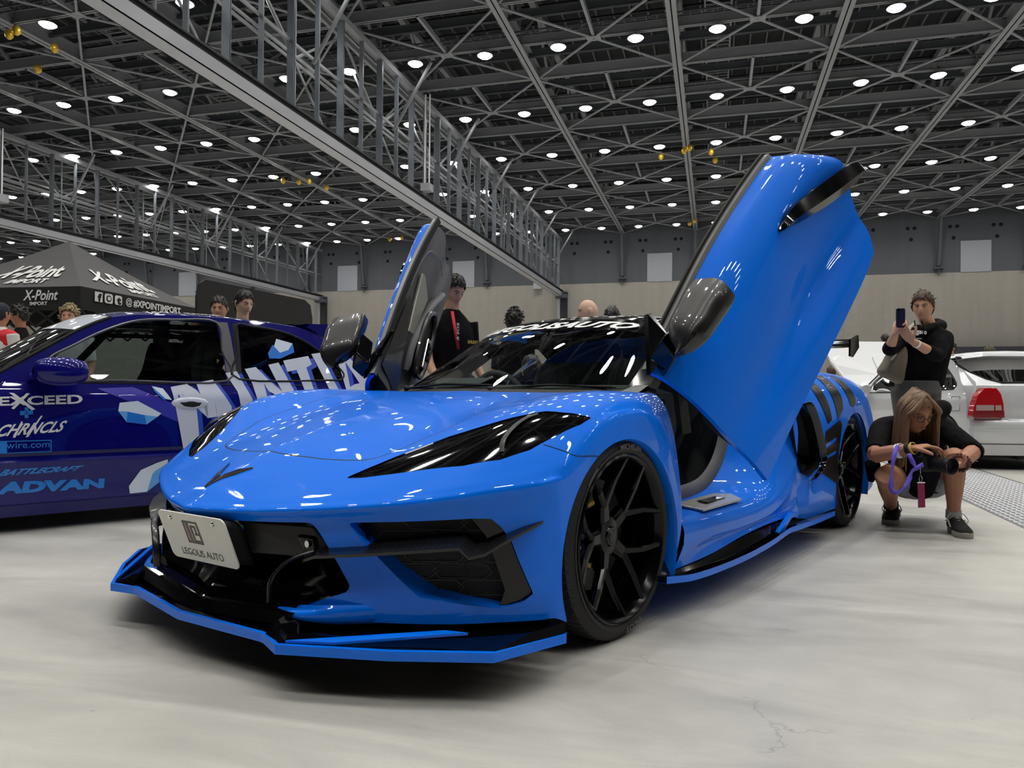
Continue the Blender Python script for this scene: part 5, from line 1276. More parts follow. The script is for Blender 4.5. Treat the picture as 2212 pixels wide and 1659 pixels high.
wquad('reverse_lens', [(2110, 875), (2147, 875), (2147, 887), (2109, 887)], 2.492, .012, mat('lens_clear', (168, 150, 146), .2, coat=1), lam)
wquad('indicator_lens', [(2150.5, 875.5), (2163, 875.5), (2164, 886.5), (2150.5, 886.5)], 2.492, .012, MATS['lens_clear'], lam)
o2 = lam.copy(); COL.objects.link(o2); o2.parent = wcar
o2.matrix_local = Matrix(((1, 0, 0, 0), (0, -1, 0, WID), (0, 0, 1, 0), (0, 0, 0, 1)))
for x0, x1, y0, y1 in ((2105, 2212, 926.0, 927.2),): pass
MB().tube([V(2.475, .30, .60), V(2.478, .36, .555), V(2.48, .46, .545), V(2.485, WID-.46, .545), V(2.478, WID-.36, .555), V(2.475, WID-.30, .60)], .003, 5).tube([V(2.44, .06, .285)]+[V(2.497-.10*abs(2*x-1)**4, .05+(WID-.1)*x, .285) for x in np.linspace(.06, .94, 12)], .004, 5).build('panel_gap', M_mblack, wcar)
q = catmull([civpt(a, b, False, .001) for a, b in ((2.10, .78), (2.10, .66), (2.12, .635), (2.22, .64), (2.235, .66), (2.225, .775), (2.205, .795), (2.12, .795))], 3, closed=True)
MB().tube(q, .003, 5, closed=True).build('fuel_lid_gap', M_trim, wcar)
MB().prism([V(2.42, .55, .16), V(2.42, .75, .16), V(2.42, .72, .115), V(2.42, .58, .115)], (-.2, 0, 0)).build('exhaust_bracket', M_mblack, wcar, smooth=0, recalc=True)
# raised bonnet seen from behind
hb = [V(-.12, .13, .86), V(-.12, WID-.13, .86), V(-.74, WID-.13, 1.60), V(-.74, .02, 1.60), V(-.30, -.14, 1.18)]
hb = [V(-.14, -.02, .85), V(-.14, WID-.05, .85), V(-.75, WID-.13, 1.62), V(-.75, .25, 1.62), V(-.66, -.22, 1.50), V(-.40, -.25, 1.30)]
MB().prism(hb, (-.03, 0, -.03)).build('raised_bonnet', mat('bonnet_white', (226, 227, 230), .35, coat=.6), wcar, smooth=0, recalc=True, bevel=.01)
MB().prism([V(-.165, .45, .90), V(-.20, .62, .93), V(-.60, .52, 1.40), V(-.56, .42, 1.36)], (.025, 0, .02)).build('bonnet_rib', MATS['bonnet_white'], wcar, smooth=0, recalc=True, bevel=.01)
MB().tube([V(-.3, WID-.4, .84), V(-.6, WID-.3, 1.42)], .006, 6).build('prop_rod', M_mblack, wcar)
# ================================================================ TRENCH COVER
ga, gb, gc, gd = at(1990, 1036, 'z', 0), at(2212, 1135, 'z', 0), at(2212, 1043, 'z', 0), at(1890, 955, 'z', 0)
dirg = unit(at(2212, 1142, 'z', 0)-at(2012, 1048, 'z', 0)); p0_ = at(2012, 1048, 'z', 0); nrm = V(-dirg[1], dirg[0], 0)
if nrm@(gc-p0_) < 0: nrm = -nrm
wgt = abs((at(2212, 1045, 'z', 0)-p0_)@nrm)
M_tread = mat('tread_plate', (128, 130, 134), .4, metal=.5); M_tread2 = mat('tread_bright', (226, 228, 232), .3, metal=.3)
nt = M_tread.node_tree
tp = thing('trench_cover', 'bright metal tread-plate strip set in the floor behind the crouching photographer', 'floor grate', (0, 0, 0))
A0 = p0_-dirg*2.6; L_ = 8.2
MB().prism([A0, A0+dirg*L_, A0+dirg*L_+nrm*wgt, A0+nrm*wgt], (0, 0, .004)).build('cover_plate', M_tread, tp, smooth=0, recalc=True)
db = MB(); i = 0; x = .04
while x < L_-.03:
    y = .03; j = 0
    while y < wgt-.03:
        c = A0+dirg*x+nrm*y+V(0, 0, .004); a = dirg if (i+j) % 2 else nrm; b_ = nrm if (i+j) % 2 else dirg
        db.add([c-a*.021, c-b_*.008+V(0, 0, .002), c+a*.021, c+b_*.008+V(0, 0, .002), c+V(0, 0, .006)], [(0, 1, 4), (1, 2, 4), (2, 3, 4), (3, 0, 4)]); y += .045; j += 1
    x += .045; i += 1
db.build('tread_bumps', M_tread2, tp, smooth=0)['kind'] = 'stuff'
# ================================================================ TENT
M_canvas = mat('canvas_charcoal', (74, 72, 74), .8, bump=.25, bscale=9, noise=.05, nscale=3); M_valance = mat('canvas_black', (24, 24, 26), .8, bump=.2, bscale=12)
M_print = mat('print_white', (216, 216, 216), .6)
def rp(px, py, d): return CPOS+d*(CF+(px-1106)/FPX*CR-(py-829.5)/FPX*CU)
dT = 11.0
corner = rp(174, 618, dT); hz = corner[2]
dirR = at(430, 667, 'z', hz)-corner; sideR = 3.0; dirR = unit(V(dirR[0], dirR[1], 0)); dirL = V(-dirR[1], dirR[0], 0)
if (dirL@CR) > 0: dirL = -dirL
tent = thing('canopy_tent', 'dark grey pop-up canopy tent with white lettering behind the dark blue hatchback', 'tent', (corner[0], corner[1], 0))
TO = V(corner[0], corner[1], 0)
cs = [V(0, 0, hz), dirR*sideR+V(0, 0, hz), dirR*sideR+dirL*sideR+V(0, 0, hz), dirL*sideR+V(0, 0, hz)]
apx = (cs[0]+cs[2])/2; k_ = rp(183, 521, 1.0)-CPOS; hd_ = TO+apx; dd_ = (hd_-CPOS)@CF; apx[2] = (CPOS+dd_*(CF+(180-1106)/FPX*CR-(521-829.5)/FPX*CU))[2]
for i in range(4):
    a, b = cs[i], cs[(i+1) % 4]
    G = [[a*(1-t)*(1-u)+b*t*(1-u)+apx*u+V(0, 0, -.16*u*(1-u)*(1+.0*t)-.10*4*t*(1-t)*(1-u)*u) for t in np.linspace(0, 1, 13)] for u in np.linspace(0, 1, 13)]
    MB().grid(G).build('roof_panel', M_canvas, tent, smooth=60)
    MB().grid([[a*(1-t)+b*t+V(0, 0, z-(.02*math.sin(t*9))*(z < -.1)) for t in np.linspace(0, 1, 16)] for z in (0, -.17, -.34)]).build('valance', M_valance, tent, smooth=60)
    p = a*.985+apx*.015; MB().tube([V(p[0], p[1], 0), V(p[0], p[1], hz)], .025, 8).build('tent_leg', M_mblack, tent)
    m = MB(); n_ = 8
    for j in range(n_):
        q0, q1 = a*(1-j/n_)+b*j/n_, a*(1-(j+1)/n_)+b*(j+1)/n_; zs = (-.34, -.60) if j % 2 else (-.60, -.34)
        m.bar(q0+V(0, 0, zs[0]), q1+V(0, 0, zs[1]), .02, .03); m.bar(q0+V(0, 0, zs[1]), q1+V(0, 0, zs[0]), .02, .03)
    m.build('truss_bar', M_mblack, tent, smooth=0)
def onpanel(a, b, tv, u0, u1, v0, v1, valance=False, off=.02):
    lo, hi = tv.min(0), tv.max(0); q = (tv-lo)/(hi-lo); out = []
    n_ = unit(np.cross(b-a, apx-a)); n_ = n_ if n_@(TO+a-CPOS) < 0 else -n_
    if valance: n_ = unit(np.cross(b-a, V(0, 0, 1))); n_ = n_ if n_@(TO+a-CPOS) < 0 else -n_
    for x, y in q:
        t = u0+(u1-u0)*x; u = v0+(v1-v0)*y
        if valance: out.append(a*(1-t)+b*t+V(0, 0, -.34+.34*u)+n_*off)
        else: tt = t; out.append(a*(1-tt)*(1-u)+b*tt*(1-u)+apx*u+V(0, 0, -.16*u*(1-u)-.4*tt*(1-tt)*(1-u)*u)+n_*off)
    return out
def tenttext(nm, txt, a, b, box, val=False, **kw):
    tv, tf = textmesh(txt, 1, **kw); tv, tf = subdiv2d(tv, tf, .4); MB().add(onpanel(a, b, tv, *box, valance=val), tf).build(nm, M_print, tent, smooth=0)
R0, R1, L0, L1 = cs[0], cs[1], cs[3], cs[0]
tenttext('panel_lettering', 'X-Point', R0, R1, (.12, .80, .20, .46), shear=.3, bold=.03); tenttext('panel_lettering', 'IMPORT', R0, R1, (.42, .70, .08, .17), shear=.2, bold=.03)
tenttext('panel_lettering', 'X-Point', L0, L1, (.30, .90, .22, .50), shear=.5, bold=.03); tenttext('panel_lettering', 'IMPORT', L0, L1, (.52, .80, .08, .19), shear=.3, bold=.03)
tenttext('valance_lettering', '#XPOINTIMPORT', R0, R1, (.38, .80, .46, .84), True, bold=.03); tenttext('valance_lettering', '@', R0, R1, (.32, .37, .44, .86), True, bold=.01)
tenttext('valance_lettering', 'X-Point', L0, L1, (.68, .88, .40, .86), True, shear=.3, bold=.02); tenttext('valance_lettering', 'IMPORT', L0, L1, (.72, .82, .18, .34), True, bold=.02)
tenttext('valance_lettering', '#XPOINTIMPORT', L0, L1, (.05, .40, .22, .72), True, bold=.03); tenttext('valance_lettering', 'X-Point', R0, R1, (.93, .99, .30, .62), True, shear=.3, bold=.02)
for k, (u0, u1) in enumerate(((.09, .145), (.16, .22), (.235, .29))):
    sq = np.array(rrect(1, 1, .22)) if k else np.array(rrect(1, 1, .05)); MB().add(onpanel(R0, R1, sq, u0, u1, .44, .88, True), [tuple(range(len(sq)))]).build('social_icon', M_print, tent, smooth=0)
    if k == 1: 
        c = np.array([(math.cos(t), math.sin(t)) for t in np.linspace(0, 2*PI, 24, endpoint=False)]); MB().add(onpanel(R0, R1, c, u0+.011, u1-.011, .51, .81, True, .024), [tuple(range(24))]).build('icon_ring', M_valance, tent, smooth=0); MB().add(onpanel(R0, R1, c, u0+.018, u1-.018, .57, .75, True, .028), [tuple(range(24))]).build('icon_dot', M_print, tent, smooth=0)
    else:
        tv, tf = textmesh('f' if k == 0 else 't', 1, bold=.06); MB().add(onpanel(R0, R1, tv, u0+(.02 if k == 0 else .015), u1-.008, .46, .82, True, .024), tf).build('icon_letter', M_valance, tent, smooth=0)
# black screen board behind the two smiling men
bl_, br_2 = rp(425, 760, 10.5), rp(674, 760, 12.5); bl_[2] = br_2[2] = 0
tl2, tr2 = rp(425, 601, 10.5)[2], rp(674, 650, 12.5)[2]
u_ = br_2-bl_; tz = lambda t: tl2*(1-t)+tr2*t
pts = [bl_, br_2, br_2+V(0, 0, tr2-.30), br_2-u_*.02+V(0, 0, tr2-.08), br_2-u_*.08+V(0, 0, tr2), bl_+u_*.06+V(0, 0, tl2), bl_+u_*.02+V(0, 0, tl2-.06), bl_+V(0, 0, tl2-.25)]
zt = max(tl2, tr2)
tag(MB().prism(pts, unit(V(-u_[1], u_[0], 0))*.05).build('backdrop_board', mat('backdrop_black', (26, 26, 28), .7, bump=.15, bscale=5), smooth=0, recalc=True), 'large black rounded backdrop board behind the two dark-haired men', 'board')
# ================================================================ PEOPLE
M_skin = mat('skin', (196, 148, 120), .5, noise=.06, nscale=14); M_skin2 = mat('skin_tanned', (170, 118, 92), .5, noise=.06, nscale=14); M_skin3 = mat('skin_pale', (214, 176, 148), .5, noise=.05, nscale=14)
M_hairb = mat('hair_black', (18, 16, 16), .45, noise=.3, nscale=60); M_hairbr = mat('hair_brown', (66, 44, 30), .45, noise=.35, nscale=60); M_hairl = mat('hair_light_brown', (112, 84, 58), .45, noise=.25, nscale=50); M_hairbl = mat('hair_blond', (150, 132, 100), .5, noise=.3, nscale=60)
M_cblack = mat('cloth_black', (13, 13, 15), .9, bump=.9, bscale=16, spec=.15); M_eye = mat('eye_white', (210, 204, 198), .3); M_iris = mat('eye_dark', (24, 16, 12), .2); M_lip = mat('lips', (160, 96, 84), .5)
M_denim = mat('cloth_grey_denim', (84, 82, 80), .8, noise=.2, nscale=12, bump=.3, bscale=40); M_cgreen = mat('cloth_dark_green', (30, 60, 44), .8); M_cwhite = mat('cloth_white', (205, 205, 203), .8); M_cred = mat('cloth_red', (190, 24, 36), .7); M_cream = mat('cloth_cream', (206, 200, 172), .85); M_cnavy = mat('cloth_navy', (28, 32, 52), .85)
def frame(fwd, up=(0, 0, 1)):
    f = unit(fwd); u = V(*up); r = unit(np.cross(f, u)); u = np.cross(r, f); return r, f, u
def head_pts(ni=40, nj=56, jaw=1.0, wide=1.0):
    "face looks along +y; origin at ear height centre; about .235 tall"
    th = np.linspace(.02, PI-.02, ni); ph = np.linspace(0, 2*PI, nj)
    T, Pp = np.meshgrid(th, ph, indexing='ij')
    x = np.sin(T)*np.cos(Pp); y = np.sin(T)*np.sin(Pp); z = np.cos(T)
    X = x*.075*wide; Y = y*.095; Z = z*.117
    low = np.clip(-z, 0, 1)
    X = X*(1-.30*low**1.4*jaw); Y = np.where(y > 0, Y*.92, Y*(1-.33*low**1.2))
    Y = Y+np.where(y < 0, -.004, 0)+.012*low**2*(y > 0)
    f = np.clip(y, 0, 1)
    gx = lambda c, s: np.exp(-((X-c)/s)**2); gz = lambda c, s: np.exp(-((Z-c)/s)**2)
    nose = gx(0, .0105)*(gz(-.022, .017)*.021+gz(-.002, .020)*.011)
    Y = Y+f*(nose-.0075*(gx(.031, .016)+gx(-.031, .016))*gz(.010, .013)+.004*gz(.030, .012)*np.exp(-(X/.05)**2)+.0045*gx(0, .022)*gz(-.052, .006)+.004*gx(0, .020)*gz(-.062, .006)-.003*gx(0, .02)*gz(-.072, .006)+.007*gx(0, .02)*gz(-.092, .012)+.0035*(gx(.045, .018)+gx(-.045, .018))*gz(-.016, .018))
    return np.stack([X, Y, Z], -1)
def head_parts(body, root, c, fwd, up, scale=1.0, skin=None, hair='short', hair_m=None, detail=True, seed=0, hairvol=1.0, glasses=False):
    "adds the head to the body mesh builder and gives eyes, brows, lips, hair as children of root"
    r, f, u = frame(fwd, up); M = np.stack([r, f, u])
    xf = lambda P: V(*c)+(np.asarray(P)*scale)@M
    H = head_pts(); body.grid(xf(H), flip=True)
    for sgn in (1, -1):
        body.ball(xf(V(.076*sgn, -.006, -.004)), .013*scale, 8, 6); body.tube([xf(V(.077*sgn, .004, .016)), xf(V(.084*sgn, -.010, .024)), xf(V(.084*sgn, -.020, .006)), xf(V(.079*sgn, -.008, -.026))], .0055*scale, 6)
    if detail:
        for sgn in (1, -1):
            e = MB().ball(xf(V(.031*sgn, .0735, .010)), V(.011, .011, .007)*scale, 10, 8).build('eye', M_eye, root)
            MB().ball(xf(V(.030*sgn, .0805, .010)), .0050*scale, 8, 6).build('iris', M_iris, e)
            MB().tube([xf(V(x*sgn, y, z)) for x, y, z in ((.014, .088, .026), (.030, .0865, .032), (.048, .074, .028))], .0032*scale, 6).build('eyebrow', hair_m or M_hairb, root)
            MB().tube([xf(V(x*sgn, y, z)) for x, y, z in ((.018, .0825, .013), (.031, .0850, .0175), (.044, .0755, .0135))], .0016*scale, 5).build('eyelid', M_iris, root)
        MB().tube([xf(V(x, y, z)) for x, y, z in ((-.023, .0835, -.056), (-.010, .0915, -.0535), (0, .0925, -.055), (.010, .0915, -.0535), (.023, .0835, -.056))], [.0015*scale, .0035*scale, .0038*scale, .0035*scale, .0015*scale], 6).build('mouth', M_lip, root)
    if glasses:
        g = MB()
        for sgn in (1, -1):
            g.tube([xf(V(.032*sgn+.023*math.cos(a), .096-.10*abs(.032*sgn+.023*math.cos(a))**1.3, .006+.018*math.sin(a))) for a in np.linspace(0, 2*PI, 18, endpoint=False)], .0016*scale, 6, closed=True); g.tube([xf(V(.055*sgn, .088, .012)), xf(V(.08*sgn, .0, .014))], .0016*scale, 5)
        g.tube([xf(V(-.010, .096, .010)), xf(V(.010, .096, .010))], .0016*scale, 5); g.build('glasses', M_mblack, root)
    if hair in ('short', 'curly', 'long', 'cap', 'shaved'):
        rng = np.random.RandomState(seed); D = head_pts(48, 72); n_ = D/np.linalg.norm(D, axis=-1, keepdims=True)
        ang = np.arctan2(D[..., 0], D[..., 1]); aa = np.abs(ang)
        vol = {'short': .013, 'curly': .026, 'long': .012, 'cap': .012, 'shaved': .003}[hair]*hairvol
        nz = sum(np.sin(ang*k+p1)*np.cos(D[..., 2]*kz+p2) for k, kz, p1, p2 in [(rng.randint(5, 19), rng.uniform(40, 190), rng.uniform(0, 6), rng.uniform(0, 6)) for _ in range(9)])/3.2
        amp = {'short': .0045, 'curly': .008, 'long': .002, 'cap': 0, 'shaved': 0}[hair]
        top = np.clip((D[..., 2]-.02)/.09, 0, 1)
        O = D+n_*(vol*(.55+.75*top)+amp*nz)[..., None]
        hl = np.interp(aa, [0, .5, .9, 1.25, 1.5, 1.75, 2.2, 3.15], [.066, .062, .040, .012, -.012, -.030, -.066, -.078])
        hl = hl+.006*np.sin(ang*13+seed)+(.0 if hair != 'cap' else 0)
        gsg = (hl-D[..., 2])
        S = np.concatenate([O, gsg[..., None]], -1)
        flat = O.reshape(-1, 3); gv = gsg.reshape(-1)
        Vv, neg, pos = cut_grid(O, lambda P: gv)
        Vv = np.array(Vv); hm = MB(); used = sorted({i for ff in neg for i in ff}); mp = {k: i for i, k in enumerate(used)}
        F_ = [tuple(mp[i] for i in ff) for ff in neg]; A = Vv[used]; B = A*.955+V(0, 0, .001)
        hm.add(xf(A), [ff[::-1] for ff in F_]); hm.add(xf(B), F_)
        from collections import Counter
        ec = Counter(); 
        for ff in F_:
            for k in range(len(ff)): ec[tuple(sorted((ff[k], ff[(k+1) % len(ff)])))] += 1
        n0 = len(A); hm.add([*xf(A), *xf(B)], [(a, b, n0+b, n0+a) for (a, b), k in ec.items() if k == 1])
        mm = hair_m or M_hairb
        if hair in ('short', 'curly'):
            for _ in range(70 if hair == 'short' else 150):      # loose tufts
                k = rng.randint(len(A)); p = A[k]
                if p[2] < .0 and rng.rand() < .6: continue
                nn = unit(p*V(1, 1, .8)); sd = unit(V(rng.normal(), rng.normal()*.7+.3, -.4+rng.normal()*.4)); 
                if hair == 'short': pts = [p-nn*.004, p+nn*.002+sd*.012, p-nn*.001+sd*.026]
                else: pts = [p-nn*.004, p+nn*.012+sd*.006, p+nn*.010+sd*.018, p+nn*.001+sd*.016]
                hm.tube([xf(q) for q in pts], [.0055*scale, .0045*scale, .001*scale] if hair == 'short' else [.006*scale, .006*scale, .005*scale, .002*scale], 5)
        return hm.build('cap' if hair == 'cap' else 'hair', mm, root, smooth=70)
def limb(mb, pts, rad, n=10): mb.tube(catmull(pts, 4) if len(pts) > 2 else pts, np.interp(np.linspace(0, len(pts)-1, (len(pts)-1)*4+1 if len(pts) > 2 else 2), range(len(pts)), rad), n)
def hand(mb, wrist, direction, palm, thumb_side, curl=.5, size=1.0, spread=.12, curls=None, thumb_curl=.4):
    "palm with five jointed fingers; palm = way the palm faces, thumb_side = way the thumb points"
    d = unit(direction); p = unit(V(*palm)-d*(V(*palm)@d)); t = unit(V(*thumb_side)-d*(V(*thumb_side)@d)-p*(V(*thumb_side)@p))
    s = size; w = V(*wrist)
    mb.tube([w, w+d*.03*s, w+d*.06*s, w+d*.085*s], [.026*s, .036*s, .040*s, .036*s], 12, flat=.45) if False else None
    G = []
    for k, (l, wd_, th_) in enumerate(((-.01, .025, .019), (.02, .033, .017), (.05, .041, .015), (.085, .041, .012), (.092, .034, .008))):
        c = w+d*l*s; G.append([c+t*wd_*s*math.cos(a)+p*th_*s*math.sin(a) for a in np.linspace(0, 2*PI, 13)])
    mb.grid(G); mb.add(G[-1][:-1], [tuple(range(12))]); mb.add(G[0][:-1], [tuple(range(12))[::-1]])
    ln = (.078, .088, .082, .064); cl = curls or (curl,)*4
    for k in range(4):
        off = (.031-.0205*k)*s; b0 = w+d*.082*s+t*off; a = 0; dd = unit(d+t*(spread*(1.5-k)/1.5)); pts = [b0-d*.012*s, b0]; q = b0
        for j, fr_ in enumerate((.45, .30, .25)):
            a += cl[k]*(.95, 1.1, .7)[j]; dr = dd*math.cos(a)+p*math.sin(a); q = q+dr*ln[k]*fr_*s; pts.append(q)
        mb.tube(pts, [.0095*s, .0098*s, .0092*s, .0084*s, .0062*s], 8)
    b0 = w+d*.018*s+t*.028*s; td = unit(t*.75+d*.65+p*.25); q = b0; pts = [b0-td*.01*s]; a = 0; pts.append(b0)
    for j, l in enumerate((.042, .032, .026)):
        dr = unit(td*math.cos(a)+(p*.7+d*.5)*math.sin(a)); q = q+dr*l*s; pts.append(q); a += thumb_curl
    mb.tube(pts, [.012*s, .0135*s, .012*s, .0108*s, .0075*s], 8)
def fused(mb, name, m_, parent, vox, smooth_it=3, **kw):
    o = mb.build(name, m_, parent, smooth=180, **kw)
    md = o.modifiers.new('fuse', 'REMESH'); md.mode = 'VOXEL'; md.voxel_size = vox; md.use_smooth_shade = True
    sm = o.modifiers.new('soften', 'SMOOTH'); sm.factor = .5; sm.iterations = smooth_it
    return o
def torso(mb, hip, chest, neck, sh_w, depth, right, waist_w=None, fwd=None, belly=1.0, n=18):
    "lofted trunk between hip, chest and neck base"
    hip, chest, neck = V(*hip), V(*chest), V(*neck); right = unit(right); ww = waist_w or sh_w*.82
    C3 = [hip, hip*.5+chest*.5, chest, neck-(neck-chest)*.42, neck]
    Wd = [ww*.5, ww*.48, sh_w*.44, sh_w*.355, .058]; Dp = [depth*.5, depth*.48*belly, depth*.50, depth*.34, .055]
    G = []
    for k in range(5):
        ax_ = unit(C3[min(k+1, 4)]-C3[max(k-1, 0)]); f = unit(np.cross(ax_, right)); G.append([C3[k]+right*Wd[k]*math.copysign(abs(math.cos(a))**.92, math.cos(a))+f*Dp[k]*math.copysign(abs(math.sin(a))**.95, math.sin(a)) for a in np.linspace(0, 2*PI, n+1)])
    G = patch(G, 4, 1); mb.grid(G); mb.add(G[0][:-1], [tuple(range(n))[::-1]]); mb.add(G[-1][:-1], [tuple(range(n))])
# ---------------------------------------------------------------- standing man with the phone
def man_with_phone():
    d0 = 6.07; P = lambda x, y, dd=0: rp(x, y, d0+dd)
    foot = P(1988, 850); root = thing('person', 'man in a black hoodie and grey jeans standing and holding up a dark phone', 'person', (foot[0], foot[1], 0)); O = V(foot[0], foot[1], 0)
    b = MB(); L = lambda p: V(*p)-O
    look = unit(-CF*.72-CR*.62+V(0, 0, -.16)); hc = L(P(1994, 663, .0))
    head_parts(b, root, hc, look, (0, 0, 1), 1.0, hair='short', hair_m=M_hairbr, seed=4, hairvol=1.3)
    limb(b, [hc+V(0, 0, -.06), L(P(2005, 700, .03)), L(P(2008, 715, .05))], [.052, .055, .07])
    shL, shR = L(P(2040, 722, .0)), L(P(1966, 722, .12)); elL, elR = L(P(2024, 768, -.16)), L(P(1922, 752, -.12)); wrL, wrR = L(P(1968, 736, -.33)), L(P(1934, 720, -.30))
    limb(b, [shL, elL], [.055, .042]); limb(b, [elL, elL*.5+wrL*.5, wrL], [.042, .038, .026]); limb(b, [shR, elR], [.055, .042]); limb(b, [elR, elR*.5+wrR*.5, wrR], [.042, .037, .026])
    ph = L(P(1946, 690, -.36)); up_ = V(0, 0, 1)
    hand(b, wrL, unit(L(P(1946, 706, -.37))-wrL), unit(-CR*.4+CF*.2+V(0, 0, .9)), unit(V(0, 0, .6)+CR*.7), .35, .95, curls=(.35, .4, .45, .5))
    hand(b, wrR, unit(L(P(1944, 698, -.33))-wrR), unit(CR*.9+CF*.2), unit(V(0, 0, 1)+CF*.4), .7, .95, curls=(.6, .65, .7, .75))
    hipc = L(P(1978, 838, .12)); 
    for q in (-1, 1):
        h = hipc+CR*.09*q; limb(b, [h, V(h[0], h[1], .48)-V(0, 0, 0)+CF*-.03, V(h[0], h[1], .10)], [.08, .052, .038])
    fused(b, 'body', M_skin, root, .0055, 2)
    # hoodie
    c = MB(); torso(c, hipc+V(0, 0, .02), L(P(2002, 740, .04)), L(P(2008, 706, .05)), .45, .26, unit(CR*.86-CF*.32), .42)
    limb(c, [shL+V(0, 0, -.02), shL*.45+elL*.55, elL, elL*.6+wrL*.4], [.074, .064, .058, .050]); limb(c, [shR, shR*.45+elR*.55, elR+V(0, 0, -.01), elR*.72+wrR*.28], [.074, .064, .058, .050])
    limb(c, [L(P(1982, 706, -.02)), L(P(1994, 716, -.08)), L(P(2012, 706, -.03)), L(P(2032, 704, .08)), L(P(2020, 700, .16))], [.03, .026, .030, .05, .055])
    h_ = fused(c, 'hoodie', M_cblack, root, .009, 4)
    # print on the chest, laid in front of the cloth
    tv, tf = textmesh('ungaro', .05, bold=.0016, width=.165, height=.040); pc_ = L(P(1985, 719, -.135)); ex_ = unit(CR*.93-CF*.36*0+V(0, 0, -.03)); 
    def bent(x, y, o=0): t = x/.165; return pc_+ex_*x+V(0, 0, 1)*y+CF*(.0+.10*(t+.1)**2+o)
    MB().add([bent(x, y, -.0) for x, y in tv], tf).build('chest_print', M_white, h_, smooth=0)
    tv, tf = textmesh('PARIS', .01, width=.055, height=.010); MB().add([bent(x, y-.045) for x, y in tv], tf).build('chest_print', M_white, h_, smooth=0)
    for q in (-.030, .035): MB().tube([bent(q, .10, .012), bent(q*1.1, .03, -.01), bent(q*1.15, -.05, -.004)], .004, 6).build('drawstring', M_cblack, h_)
    j = MB(); limb(j, [hipc+V(0, 0, .06), hipc+V(0, 0, -.05)], [.185, .19], 20)
    for q in (-1, 1):
        h = hipc+CR*.09*q; limb(j, [h+V(0, 0, -.02), V(h[0], h[1], .48)+CF*-.03, V(h[0], h[1], .06)], [.112, .085, .075], 14)
    fused(j, 'trousers', M_denim, root, .010, 4)
    for q in (-1, 1):
        h = hipc+CR*.10*q; sh_ = MB(); a = V(h[0], h[1], 0); f_ = unit(V(look[0], look[1], 0)); limb(sh_, [a-f_*.07+V(0, 0, .035), a+f_*.06+V(0, 0, .035), a+f_*.17+V(0, 0, .03)], [.045, .048, .035]); fused(sh_, 'shoe', M_mblack, root, .008, 2)
    band = MB(); w0 = wrL*.8+elL*.2; dr = unit(elL-wrL); band.lathe([(.031, -.011), (.033, -.011), (.033, .011), (.031, .011)], w0, dr, 24); band.build('wristband', M_white, root)
    # phone
    t = thing('phone', 'dark blue phone held up in both hands by the man in the hoodie', 'phone', tuple(P(1946, 680, -.36))); cx = unit(CR*.995+CF*.1); cz = V(0, 0, 1); cyy = np.cross(cz, cx)
    pts = [cx*x+cz*y for x, y in rrect(.072, .150, .012)]; MB().prism([p-cz*.025 for p in pts], cyy*.008).build('phone_body', mat('phone_blue', (22, 26, 58), .2, coat=1), t, smooth=0, recalc=True); MB().prism([cx*x+cz*(y+.0)-cyy*.0015 for x, y in ((-.030, .028), (-.010, .028), (-.010, .044), (-.030, .044))], cyy*.001).build('camera_bump', M_gblack, t, smooth=0, recalc=True)
    # shoulder bag
    t = thing('shoulder_bag', 'brown grey shoulder bag hanging at the side of the man in the hoodie', 'bag', tuple(P(1930, 800, .02))); B0 = P(1930, 800, .02)
    pts = [P(x, y, .0)-B0 for x, y in ((1899, 800), (1912, 779), (1923, 760), (1950, 745), (1955, 770), (1950, 800), (1944, 829), (1925, 823), (1903, 812))]
    c = sum(pts)/len(pts); G = []
    for dz, k in ((-.085, .55), (-.07, .85), (0, 1), (.07, .85), (.085, .55)): G.append([c+(p-c)*k+CF*dz for p in catmull(pts, 3, closed=True)]+[c+(pts[0]-c)*k+CF*dz])
    MB().grid(patch(G, 3, 1)).add(G[0][:-1], [tuple(range(27))]).add(G[-1][:-1], [tuple(range(27))]).build('bag_body', mat('bag_olive_brown', (104, 96, 82), .7, bump=.3, bscale=60), t, smooth=60, recalc=True)
    MB().grid([[P(1951, 750, -.03)-B0, P(1956, 748, -.05)-B0], [P(1953, 725, -.10)-B0, P(1961, 722, -.12)-B0], [P(1962, 706, -.10)-B0, P(1972, 703, -.12)-B0], [P(1973, 697, .08)-B0, P(1981, 697, .06)-B0]]).build('bag_strap', mat('strap_grey', (176, 170, 160), .7), t, solid=.004)
    MB().grid([[P(1922, 776, -.088)-B0, P(1927, 779, -.088)-B0], [P(1930, 766, -.09)-B0, P(1936, 768, -.09)-B0], [P(1936, 757, -.09)-B0, P(1940, 759, -.09)-B0]]).build('bag_flap', mat('strap_grey', (176, 170, 160), .7), t, solid=.003)
man_with_phone()
